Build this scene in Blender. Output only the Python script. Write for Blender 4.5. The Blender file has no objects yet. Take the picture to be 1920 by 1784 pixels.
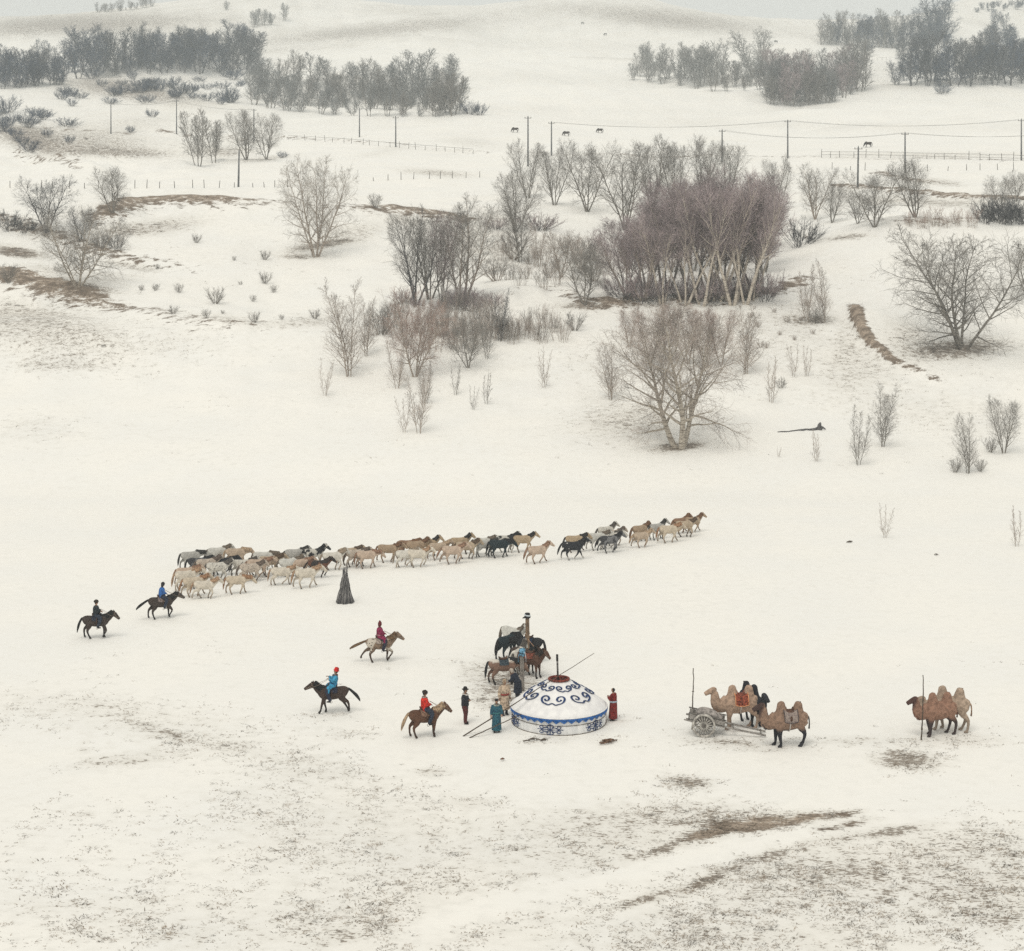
import bpy, math, random
import numpy as np
from mathutils import Vector, Matrix

random.seed(11)
SC = bpy.context.scene
COL = SC.collection
R = math.radians

# ------------------------------------------------------------------ camera
H = 29.0            # camera height above the plain (m)
F = 3400.0          # focal length in photo pixels (1920 wide)
HOR = 328.0         # photo row of the eye level
cam_d = bpy.data.cameras.new('camera')
cam = bpy.data.objects.new('camera', cam_d)
COL.objects.link(cam)
cam.location = (0, 0, H)
cam.rotation_euler = (R(90), 0, 0)
cam_d.sensor_fit = 'HORIZONTAL'
cam_d.sensor_width = 36.0
cam_d.lens = F / 1920.0 * 36.0
cam_d.shift_y = -(892.0 - HOR) / 1920.0
cam_d.clip_start = 0.5
cam_d.clip_end = 20000
SC.camera = cam

# ------------------------------------------------------------------ overcast sky
SUN_EL, SUN_AZ = 62.0, 205.0      # azimuth clockwise from +Y (behind the camera, a little to the left)
w = bpy.data.worlds.new('World')
SC.world = w
w.use_nodes = True
nt = w.node_tree
nt.nodes.clear()
sky = nt.nodes.new('ShaderNodeTexSky')
sky.sky_type = 'NISHITA'
sky.sun_disc = False
sky.sun_elevation = R(SUN_EL)
sky.sun_rotation = R(SUN_AZ)
sky.air_density = 1.0
sky.dust_density = 4.0
sky.ozone_density = 1.0
bg1 = nt.nodes.new('ShaderNodeBackground')
bg1.inputs['Strength'].default_value = 0.05
bg2 = nt.nodes.new('ShaderNodeBackground')          # the even cloud deck
bg2.inputs['Color'].default_value = (1.0, 0.98, 0.905, 1)
bg2.inputs['Strength'].default_value = 0.745
mx = nt.nodes.new('ShaderNodeMixShader')
mx.inputs[0].default_value = 0.93
wo = nt.nodes.new('ShaderNodeOutputWorld')
nt.links.new(sky.outputs[0], bg1.inputs['Color'])
nt.links.new(bg1.outputs[0], mx.inputs[1])
nt.links.new(bg2.outputs[0], mx.inputs[2])
nt.links.new(mx.outputs[0], wo.inputs['Surface'])

sd = bpy.data.lights.new('sun', 'SUN')
sd.energy = 1.3
sd.angle = R(28)
sd.color = (1.0, 0.94, 0.84)
sun = bpy.data.objects.new('sun', sd)
COL.objects.link(sun)
_az = R(SUN_AZ)
_dir = Vector((math.sin(_az) * math.cos(R(SUN_EL)), math.cos(_az) * math.cos(R(SUN_EL)), math.sin(R(SUN_EL))))
sun.rotation_euler = _dir.to_track_quat('Z', 'Y').to_euler()

SC.view_settings.view_transform = 'Standard'
SC.view_settings.look = 'None'
SC.view_settings.exposure = 0.0
SC.view_settings.gamma = 1.0
SC.view_settings.use_curve_mapping = False
SC.cycles.max_bounces = 6
SC.cycles.diffuse_bounces = 3
SC.cycles.volume_bounces = 2
SC.cycles.use_denoising = False
SC.cycles.use_adaptive_sampling = False

# ------------------------------------------------------------------ materials
MATS = {}
def _mat(name, rough=0.85, spec=0.2):
    m = bpy.data.materials.new(name)
    m.use_nodes = True
    b = m.node_tree.nodes['Principled BSDF']
    b.inputs['Roughness'].default_value = rough
    b.inputs['Specular IOR Level'].default_value = spec
    return m, m.node_tree, b

def N(nt, typ, **kw):
    n = nt.nodes.new(typ)
    for k, v in kw.items():
        setattr(n, k, v)
    return n

def mixc(nt, fac, a, b):
    n = N(nt, 'ShaderNodeMix', data_type='RGBA')
    for sock, v in ((n.inputs[0], fac), (n.inputs[6], a), (n.inputs[7], b)):
        if hasattr(v, 'is_linked') or hasattr(v, 'links'):
            nt.links.new(v, sock)
        elif isinstance(v, (int, float)):
            sock.default_value = v
        else:
            sock.default_value = (*v[:3], 1)
    return n.outputs[2]

def ramp(nt, val, lo, hi, a=0.0, b=1.0, smooth=True):
    n = N(nt, 'ShaderNodeMapRange')
    n.interpolation_type = 'SMOOTHSTEP' if smooth else 'LINEAR'
    nt.links.new(val, n.inputs[0])
    for i, v in ((1, lo), (2, hi), (3, a), (4, b)):
        if hasattr(v, 'links'):
            nt.links.new(v, n.inputs[i])
        else:
            n.inputs[i].default_value = v
    return n.outputs[0]

def noise(nt, vec, scale, detail=2.0, rough=0.5):
    n = N(nt, 'ShaderNodeTexNoise')
    n.inputs['Scale'].default_value = scale
    n.inputs['Detail'].default_value = detail
    n.inputs['Roughness'].default_value = rough
    if vec is not None:
        nt.links.new(vec, n.inputs['Vector'])
    return n.outputs[0]

def mathn(nt, op, a, b=None):
    n = N(nt, 'ShaderNodeMath', operation=op)
    for i, v in ((0, a), (1, b)):
        if v is None:
            continue
        if hasattr(v, 'links'):
            nt.links.new(v, n.inputs[i])
        else:
            n.inputs[i].default_value = v
    return n.outputs[0]

def plain(name, col, var=0.18, scale=9.0, rough=0.85, col2=None, spec=0.2, stretch=None):
    """one paint / wood / cloth colour with mottling and wear"""
    if name in MATS:
        return MATS[name]
    m, nt, b = _mat(name, rough, spec)
    tc = N(nt, 'ShaderNodeTexCoord')
    vec = tc.outputs['Object']
    if stretch:
        mp = N(nt, 'ShaderNodeMapping')
        mp.inputs['Scale'].default_value = stretch
        nt.links.new(vec, mp.inputs[0])
        vec = mp.outputs[0]
    f = noise(nt, vec, scale, 3)
    c2 = col2 or tuple(c * (1 - 2.2 * var) for c in col)
    c1 = tuple(min(1, c * (1 + var)) for c in col)
    f = ramp(nt, f, 0.32, 0.68)
    nt.links.new(mixc(nt, f, c1, c2), b.inputs['Base Color'])
    bp = N(nt, 'ShaderNodeBump')
    bp.inputs['Strength'].default_value = 0.25
    bp.inputs['Distance'].default_value = 0.02
    nt.links.new(noise(nt, vec, scale * 3, 3), bp.inputs['Height'])
    nt.links.new(bp.outputs[0], b.inputs['Normal'])
    MATS[name] = m
    return m

def coat(name, base, legs=None, leg_z=0.42, spots=None, patch=None, dorsal=None, back=None):
    """animal coat: base colour, darker lower legs, spots or patches, hoof colour"""
    if name in MATS:
        return MATS[name]
    m, nt, b = _mat(name, 0.8, 0.15)
    tc = N(nt, 'ShaderNodeTexCoord')
    ob = tc.outputs['Object']
    sx = N(nt, 'ShaderNodeSeparateXYZ')
    nt.links.new(ob, sx.inputs[0])
    z = sx.outputs[2]
    c = mixc(nt, ramp(nt, noise(nt, ob, 5, 3), 0.3, 0.7), tuple(v * 1.12 for v in base), tuple(v * 0.76 for v in base))
    if back:          # paler or darker top line
        zz = mathn(nt, 'ADD', z, mathn(nt, 'MULTIPLY', noise(nt, ob, 7, 2), 0.25))
        c = mixc(nt, ramp(nt, zz, back[1], back[1] + 0.1), c, back[0])
    if patch:         # large irregular patches: colour, scale, threshold
        n_ = noise(nt, ob, patch[1], 1.5)
        c = mixc(nt, ramp(nt, n_, patch[2], patch[2] + 0.03), c, patch[0])
    if spots:
        v = N(nt, 'ShaderNodeTexVoronoi')
        v.inputs['Scale'].default_value = spots[1]
        nt.links.new(ob, v.inputs['Vector'])
        d = mathn(nt, 'ADD', v.outputs['Distance'], mathn(nt, 'MULTIPLY', noise(nt, ob, 14, 2), 0.25))
        c = mixc(nt, ramp(nt, d, spots[2], spots[2] + 0.08, 1, 0), c, spots[0])
    if legs:
        c = mixc(nt, ramp(nt, z, leg_z * 0.55, leg_z * 1.25, 1, 0), c, legs)
    c = mixc(nt, ramp(nt, z, 0.05, 0.08, 1, 0), c, (0.035, 0.03, 0.026))
    nt.links.new(c, b.inputs['Base Color'])
    bp = N(nt, 'ShaderNodeBump')
    bp.inputs['Strength'].default_value = 0.35
    bp.inputs['Distance'].default_value = 0.02
    nt.links.new(noise(nt, ob, 22, 3), bp.inputs['Height'])
    nt.links.new(bp.outputs[0], b.inputs['Normal'])
    MATS[name] = m
    return m

# ------------------------------------------------------------------ object helpers
def tag(o, label=None, cat=None, group=None, kind=None):
    for k, v in (('label', label), ('category', cat), ('group', group), ('kind', kind)):
        if v:
            o[k] = v
    return o

def empty(name, loc=(0, 0, 0), rz=0.0, scale=1.0, **kw):
    o = bpy.data.objects.new(name, None)
    o.empty_display_size = 0.3
    COL.objects.link(o)
    o.location = loc
    o.rotation_euler = (0, 0, rz)
    o.scale = (scale,) * 3
    return tag(o, **kw)

def link(name, me, mat=None, parent=None, loc=None, rot=None, scl=None):
    o = bpy.data.objects.new(name, me)
    COL.objects.link(o)
    if parent is not None:
        o.parent = parent
    if mat is not None:
        if len(me.materials) == 0:
            me.materials.append(mat)
        elif me.materials[0] is not mat:
            o.material_slots[0].link = 'OBJECT'
            o.material_slots[0].material = mat
    if loc is not None:
        o.location = loc
    if rot is not None:
        o.rotation_euler = rot
    if scl is not None:
        o.scale = scl
    return o

def _norm(v):
    l = np.linalg.norm(v)
    return v / l if l > 1e-9 else v

def crom(P, sub):
    """Catmull-Rom through rows of P"""
    P = np.asarray(P, float)
    if sub <= 1 or len(P) < 3:
        return P
    Q = np.vstack([2 * P[0] - P[1], P, 2 * P[-1] - P[-2]])
    out = []
    for i in range(1, len(Q) - 2):
        a, b_, c, d = Q[i - 1], Q[i], Q[i + 1], Q[i + 2]
        for k in range(sub):
            t = k / sub
            out.append(0.5 * (2 * b_ + (c - a) * t + (2 * a - 5 * b_ + 4 * c - d) * t * t + (3 * b_ - a - 3 * c + d) * t ** 3))
    out.append(P[-1])
    return np.array(out)

class MB:
    def __init__(self):
        self.v = []
        self.f = []
    def loft(self, pts, rad, n=10, ref=(0, 1, 0), sub=1, cap=True):
        """closed tube; rad = scalar or (a along ref, b across) for each point"""
        pts = np.asarray(pts, float)
        rr = np.array([(r_, r_) if np.isscalar(r_) else r_ for r_ in rad], float)
        if sub > 1:
            A = crom(np.hstack([pts, rr]), sub)
            pts, rr = A[:, :3], np.maximum(A[:, 3:], 0.002)
        ref = np.asarray(ref, float)
        k = len(pts)
        base = len(self.v)
        ang = np.linspace(0, 2 * math.pi, n, endpoint=False)
        for i in range(k):
            t = _norm(pts[min(i + 1, k - 1)] - pts[max(i - 1, 0)])
            s = ref - t * ref.dot(t)
            if np.linalg.norm(s) < 0.05:
                s = np.array([1.0, 0, 0]) - t * t[0]
            s = _norm(s)
            u = np.cross(t, s)
            for a in ang:
                self.v.append(tuple(pts[i] + s * (math.cos(a) * rr[i][0]) + u * (math.sin(a) * rr[i][1])))
        for i in range(k - 1):
            for j in range(n):
                j2 = (j + 1) % n
                self.f.append((base + i * n + j, base + i * n + j2, base + (i + 1) * n + j2, base + (i + 1) * n + j))
        if cap:
            self.f.append(tuple(base + j for j in range(n))[::-1])
            self.f.append(tuple(base + (k - 1) * n + j for j in range(n)))
        return self
    def tube(self, a, b, r, r2=None, n=8):
        ref = (0, 1, 0) if abs(_norm(np.subtract(b, a))[1]) < 0.9 else (1, 0, 0)
        return self.loft([a, b], [r, r if r2 is None else r2], n=n, ref=ref)
    def ball(self, c, r, n=10, rings=7):
        rx, ry, rz = (r, r, r) if np.isscalar(r) else r
        base = len(self.v)
        for i in range(rings + 1):
            th = math.pi * (0.02 + 0.96 * i / rings)
            for j in range(n):
                a = 2 * math.pi * j / n
                self.v.append((c[0] + rx * math.sin(th) * math.cos(a), c[1] + ry * math.sin(th) * math.sin(a), c[2] - rz * math.cos(th)))
        for i in range(rings):
            for j in range(n):
                j2 = (j + 1) % n
                self.f.append((base + i * n + j, base + i * n + j2, base + (i + 1) * n + j2, base + (i + 1) * n + j))
        self.f.append(tuple(base + j for j in range(n))[::-1])
        self.f.append(tuple(base + rings * n + j for j in range(n)))
        return self
    def box(self, c, s, M=None):
        base = len(self.v)
        for dx in (-.5, .5):
            for dy in (-.5, .5):
                for dz in (-.5, .5):
                    p = Vector((dx * s[0], dy * s[1], dz * s[2]))
                    if M is not None:
                        p = M @ p
                    self.v.append((p.x + c[0], p.y + c[1], p.z + c[2]))
        for q in ((0, 1, 3, 2), (4, 6, 7, 5), (0, 4, 5, 1), (2, 3, 7, 6), (0, 2, 6, 4), (1, 5, 7, 3)):
            self.f.append(tuple(base + i for i in q))
        return self
    def beam(self, a, b, wy, wz):
        """box beam from a to b, wy wide, wz high"""
        a, b = Vector(a), Vector(b)
        x = (b - a).normalized()
        y = Vector((0, 0, 1)).cross(x)
        y = y.normalized() if y.length > 1e-4 else Vector((0, 1, 0))
        z = x.cross(y)
        return self.box((a + b) / 2, ((b - a).length, wy, wz), Matrix((x, y, z)).transposed())
    def lathe(self, prof, n=48, closed=False):
        base = len(self.v)
        k = len(prof)
        for (r_, z_) in prof:
            for j in range(n):
                a = 2 * math.pi * j / n
                self.v.append((r_ * math.cos(a), r_ * math.sin(a), z_))
        for i in range(k if closed else k - 1):
            i2 = (i + 1) % k
            for j in range(n):
                j2 = (j + 1) % n
                self.f.append((base + i * n + j, base + i * n + j2, base + i2 * n + j2, base + i2 * n + j))
        return self
    def mesh(self, name, smooth=True):
        me = bpy.data.meshes.new(name)
        me.from_pydata(self.v, [], self.f)
        me.update()
        if smooth:
            me.polygons.foreach_set('use_smooth', [True] * len(me.polygons))
        return me
    def build(self, name, mat=None, parent=None, smooth=False, **kw):
        return link(name, self.mesh(name, smooth), mat, parent, **kw)
    def fused(self, name, voxel=0.022, smooth=4):
        """fuse the overlapping tubes into ONE continuous skin"""
        me = self.mesh(name)
        o = bpy.data.objects.new('fuse', me)
        COL.objects.link(o)
        md = o.modifiers.new('r', 'REMESH')
        md.mode = 'VOXEL'
        md.voxel_size = voxel
        if smooth:
            ms = o.modifiers.new('s', 'SMOOTH')
            ms.factor = 0.5
            ms.iterations = smooth
        dg = bpy.context.evaluated_depsgraph_get()
        out = bpy.data.meshes.new_from_object(o.evaluated_get(dg))
        bpy.data.objects.remove(o)
        bpy.data.meshes.remove(me)
        out.name = name
        out.materials.clear()
        out.polygons.foreach_set('use_smooth', [True] * len(out.polygons))
        return out
# ------------------------------------------------------------------ terrain
def pchip(xs, ys):
    xs, ys = np.asarray(xs, float), np.asarray(ys, float)
    h = np.diff(xs)
    dl = np.diff(ys) / h
    m = np.zeros_like(ys)
    m[0], m[-1] = dl[0], dl[-1]
    for i in range(1, len(xs) - 1):
        if dl[i - 1] * dl[i] > 0:
            w1, w2 = 2 * h[i] + h[i - 1], h[i] + 2 * h[i - 1]
            m[i] = (w1 + w2) / (w1 / dl[i - 1] + w2 / dl[i])
    def f(x):
        x = np.clip(x, xs[0], xs[-1])
        i = np.clip(np.searchsorted(xs, x) - 1, 0, len(xs) - 2)
        t = (x - xs[i]) / h[i]
        return ((1 + 2 * t) * (1 - t) ** 2 * ys[i] + t * (1 - t) ** 2 * h[i] * m[i]
                + t * t * (3 - 2 * t) * ys[i + 1] + t * t * (t - 1) * h[i] * m[i + 1])
    return f

def zrow(d, row):
    return H - d * (row - HOR) / F

_far = [(340, 352), (380, 323), (425, 298), (490, 272), (560, 250), (700, 203), (850, 158), (1000, 113), (1200, 70)]
_near = [(20, None), (150, None), (163, None)]
_L = [(175, 858), (190, 775), (205, 690), (218, 612), (232, 590), (245, 545), (258, 492), (272, 440), (285, 400), (310, 381)]
_M = [(175, 852), (190, 768), (205, 685), (218, 615), (230, 562), (245, 528), (258, 495), (272, 460), (285, 430), (310, 387)]
_R = [(175, 862), (190, 790), (205, 690), (218, 620), (230, 560), (245, 490), (258, 430), (272, 412), (285, 402), (310, 384)]
def _prof(mid):
    ds, zs = [], []
    for d, r_ in _near + mid + _far:
        ds.append(d)
        zs.append(0.0 if r_ is None else zrow(d, r_))
    return ds, zs
_zend = zrow(1200, 70)
PROF = []
for mid in (_L, _M, _R):
    ds, zs = _prof(mid)
    PROF.append(pchip(ds, zs))
# skyline: photo column -> row, ridge 1400 m away
SKX = [-3000, -600, 0, 170, 310, 400, 520, 640, 700, 780, 880, 960, 1050, 1130, 1210, 1280, 1400, 1530, 1640, 1700, 1780, 1850, 1920, 2500, 5000]
SKR = [20, 35, 33, 24, 6, -4, -10, -2, 4, 12, 12, 5, -4, -8, -2, 16, 34, 39, 38, 33, 8, -10, -14, 10, 20]
_skf = pchip(SKX, SKR)

_rng = np.random.RandomState(5)
def _waves(n, lmin, lmax):
    out = []
    for _ in range(n):
        l = math.exp(_rng.uniform(math.log(lmin), math.log(lmax)))
        a = _rng.uniform(0, 2 * math.pi)
        out.append((math.cos(a) * 2 * math.pi / l, math.sin(a) * 2 * math.pi / l, _rng.uniform(0, 6.28), l))
    return out
W_S, W_M, W_L = _waves(14, 4, 12), _waves(12, 14, 45), _waves(10, 70, 220)
def wav(ws, x, y):
    s = 0.0
    for kx, ky, ph, l in ws:
        s = s + np.sin(kx * x + ky * y + ph)
    return s / math.sqrt(len(ws))

def sstep(a, b, x):
    t = np.clip((x - a) / (b - a), 0, 1)
    return t * t * (3 - 2 * t)

def base_terrain(x, y):
    x, y = np.asarray(x, float), np.asarray(y, float)
    d = np.maximum(y, 20.0)
    px = 960 + F * x / d
    wl = 1 - sstep(480, 960, px)
    wr = sstep(1320, 1660, px)
    wm = 1 - wl - wr
    zn = PROF[0](d) * wl + PROF[1](d) * wm + PROF[2](d) * wr
    sk = _skf(px)
    zr = H - 1400 * (sk - HOR) / F
    t = np.clip((d - 1200) / 200.0, 0, 1)
    s0 = (_zend - zrow(1000, 113)) / 200.0 * 200.0 * 0.9
    zf = (1 + 2 * t) * (1 - t) ** 2 * _zend + t * (1 - t) ** 2 * s0 + t * t * (3 - 2 * t) * zr + t * t * (t - 1) * 6.0
    z = np.where(d > 1200, zf, zn)
    over = np.maximum(d - 1400, 0)
    z = z - 0.00012 * over ** 2 * np.exp(-over / 2500.0) - 0.02 * over
    amp_s = 0.012 + 0.10 * sstep(165, 215, d)
    amp_m = 0.03 + 0.28 * sstep(170, 240, d)
    amp_l = 5.0 * sstep(380, 800, d) * (1 - sstep(1250, 1390, d))
    z = z + amp_s * wav(W_S, x, y) + amp_m * wav(W_M, x, y) + amp_l * wav(W_L, x, y)
    # rough stony ground high on the left
    rough = np.exp(-((px - 170) / 260) ** 2 - ((d - 470) / 110) ** 2)
    z = z + rough * (0.8 * wav(W_S, x * 0.7, y * 0.7) + 0.9 * wav(W_M, x, y))
    return z

def cast(px, row, terr, d0=45.0, d1=1700.0, n=2600):
    """first point of the terrain on the line of sight through a photo pixel"""
    d = np.exp(np.linspace(math.log(d0), math.log(d1), n))
    x = (px - 960) / F * d
    zr = H - d * (row - HOR) / F
    g = zr - terr(x, d)
    i = np.argmax(g <= 0)
    if i == 0:
        i = int(np.argmin(g))
        return x[i], d[i], float(terr(x[i:i + 1], d[i:i + 1])[0])
    t = g[i - 1] / (g[i - 1] - g[i])
    dd = d[i - 1] + t * (d[i] - d[i - 1])
    xx = (px - 960) / F * dd
    return xx, dd, float(terr(np.array([xx]), np.array([dd]))[0])

# banks: photo polyline of the lip, lip height (m), front width, back width, soil strength per vertex
BANKS = [
    ([(-160, 500), (-40, 522), (40, 532), (120, 553), (190, 573), (300, 591), (400, 608), (480, 614), (600, 602), (740, 582)],
     [1.9, 1.9, 1.9, 1.7, 1.2, 0.9, 0.8, 0.8, 0.6, 0.2], 4.6, 11.0, [1, 1, 1, 1, .8, .55, .5, .4, .3, .2]),
    ([(120, 432), (170, 415), (210, 402), (270, 393), (400, 389), (520, 393), (640, 397), (740, 400), (850, 412), (945, 432)],
     [0.6, 1.5, 2.0, 2.1, 1.9, 1.4, 1.2, 1.4, 1.1, 0.4], 5.0, 14.0, [.6, 1, 1, 1, 1, .5, .5, .9, .9, .5]),
    ([(850, 585), (950, 556), (1040, 553), (1100, 572), (1170, 574), (1240, 568), (1360, 567), (1430, 553), (1490, 533), (1545, 500)],
     [0.2, 0.9, 1.0, 0.8, 1.0, 1.0, 0.8, 0.9, 0.8, 0.3], 2.6, 8.0, [.1, .2, .3, .8, .95, .8, 1, .85, .75, .3]),
    ([(1560, 432), (1640, 424), (1700, 421), (1800, 418), (1920, 416), (2040, 420)],
     [0.3, 0.7, 0.9, 0.9, 0.9, 0.5], 3.5, 10.0, [.3, .3, .55, .5, .3, .2]),
    ([(1560, 562), (1590, 572), (1605, 598), (1618, 632), (1645, 660), (1690, 690), (1850, 748)],
     [0.6, 1.2, 1.4, 1.2, 0.8, 0.5, 0.2], 0.7, 7.0, [.9, 1.5, 1.6, 1.5, 1.25, .8, .3]),
    ([(-120, 400), (-10, 418), (60, 436), (130, 457), (200, 481), (290, 496), (350, 502), (440, 514)],
     [1.6, 1.5, 1.3, 1.2, 1.0, 0.8, 0.6, 0.2], 3.2, 7.0, [.6, .6, .6, .7, .75, .5, .4, .3]),
    ([(1480, 352), (1570, 354), (1700, 366), (1800, 374), (1920, 382), (2040, 386)],
     [0.5, 0.9, 1.1, 1.1, 1.2, 0.8], 2.4, 8.0, [.5, .8, .8, .9, .9, .8]),
    ([(60, 236), (200, 247), (330, 252), (560, 262), (740, 272), (900, 287), (1100, 292), (1290, 297), (1600, 300), (1920, 304), (2100, 306)],
     [0.5, 0.8, 0.8, 0.8, 0.6, 0.5, 0.5, 0.5, 0.4, 0.5, 0.5], 2.0, 4.0, [.7, .9, .9, .8, .5, .4, .6, .6, .5, .6, .5]),
    ([(20, 282), (80, 302), (150, 318), (190, 322)], [0.5, 0.9, 0.8, 0.2], 2.5, 5.0, [.5, .6, .6, .3]),
    ([(1640, 322), (1700, 342), (1760, 345), (1810, 346)], [0.6, 1.0, 0.8, 0.2], 3.0, 5.0, [.7, .8, .8, .5]),
    ([(1040, 404), (1000, 415), (960, 418), (905, 408)], [0.1, 0.5, 0.5, 0.1], 2.0, 5.0, [.4, .7, .7, .4]),
]
_bk = []
for poly, hs, wf, wb, so in BANKS:
    P = np.array([cast(px, row, base_terrain)[:2] for px, row in poly])
    A = crom(np.hstack([P, np.array(hs)[:, None], np.array(so)[:, None]]), 3)
    # keep the line running from small x to large x, "behind" = left of travel
    _bk.append((A, wf, wb))

def bank_fields(x, y):
    x, y = np.asarray(x, float), np.asarray(y, float)
    dz = np.zeros_like(x)
    soil = np.zeros_like(x)
    for A, wf, wb in _bk:
        lo, hi = A[:, :2].min(0) - 30, A[:, :2].max(0) + 30
        sel = np.where((x > lo[0]) & (x < hi[0]) & (y > lo[1]) & (y < hi[1]))[0]
        if len(sel) == 0:
            continue
        X, Y = x[sel], y[sel]
        best = np.full(len(sel), 1e9)
        sgn = np.ones(len(sel))
        hh = np.zeros(len(sel))
        ss = np.zeros(len(sel))
        for i in range(len(A) - 1):
            ax, ay, bx, by = A[i, 0], A[i, 1], A[i + 1, 0], A[i + 1, 1]
            ex, ey = bx - ax, by - ay
            L2 = ex * ex + ey * ey + 1e-9
            t = np.clip(((X - ax) * ex + (Y - ay) * ey) / L2, 0, 1)
            dx, dy = X - ax - t * ex, Y - ay - t * ey
            dd = dx * dx + dy * dy
            m = dd < best
            best = np.where(m, dd, best)
            sgn = np.where(m, np.sign(ex * dy - ey * dx + 1e-12), sgn)
            hh = np.where(m, A[i, 2] * (1 - t) + A[i + 1, 2] * t, hh)
            ss = np.where(m, A[i, 3] * (1 - t) + A[i + 1, 3] * t, ss)
        s = np.sqrt(best) * sgn
        s = s + 0.5 * min(1.0, (wf / 2.6) ** 2) * wav(W_S, X * 2.2, Y * 2.2)
        # ends fade out
        e0 = np.hypot(X - A[0, 0], Y - A[0, 1])
        e1 = np.hypot(X - A[-1, 0], Y - A[-1, 1])
        fade = sstep(0, 9, np.minimum(e0, e1))
        prof = np.where(s < 0, np.exp(-(s / wf) ** 2), np.exp(-(s / wb) ** 2))
        dz[sel] = np.maximum(dz[sel], hh * prof * fade)
        band = np.where(s < 0, np.exp(-((s + 0.25 * wf) / (0.75 * wf)) ** 2), np.exp(-(s / 0.8) ** 2))
        soil[sel] = np.maximum(soil[sel], ss * band * fade)
    return dz, soil

def terrain(x, y):
    x, y = np.atleast_1d(np.asarray(x, float)), np.atleast_1d(np.asarray(y, float))
    return base_terrain(x, y) + bank_fields(x, y)[0]

def ground(px, row):
    """photo pixel -> (Vector on the ground, photo pixels per metre there)"""
    x, d, z = cast(px, row, terrain)
    return Vector((x, d, z)), F / d

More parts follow.
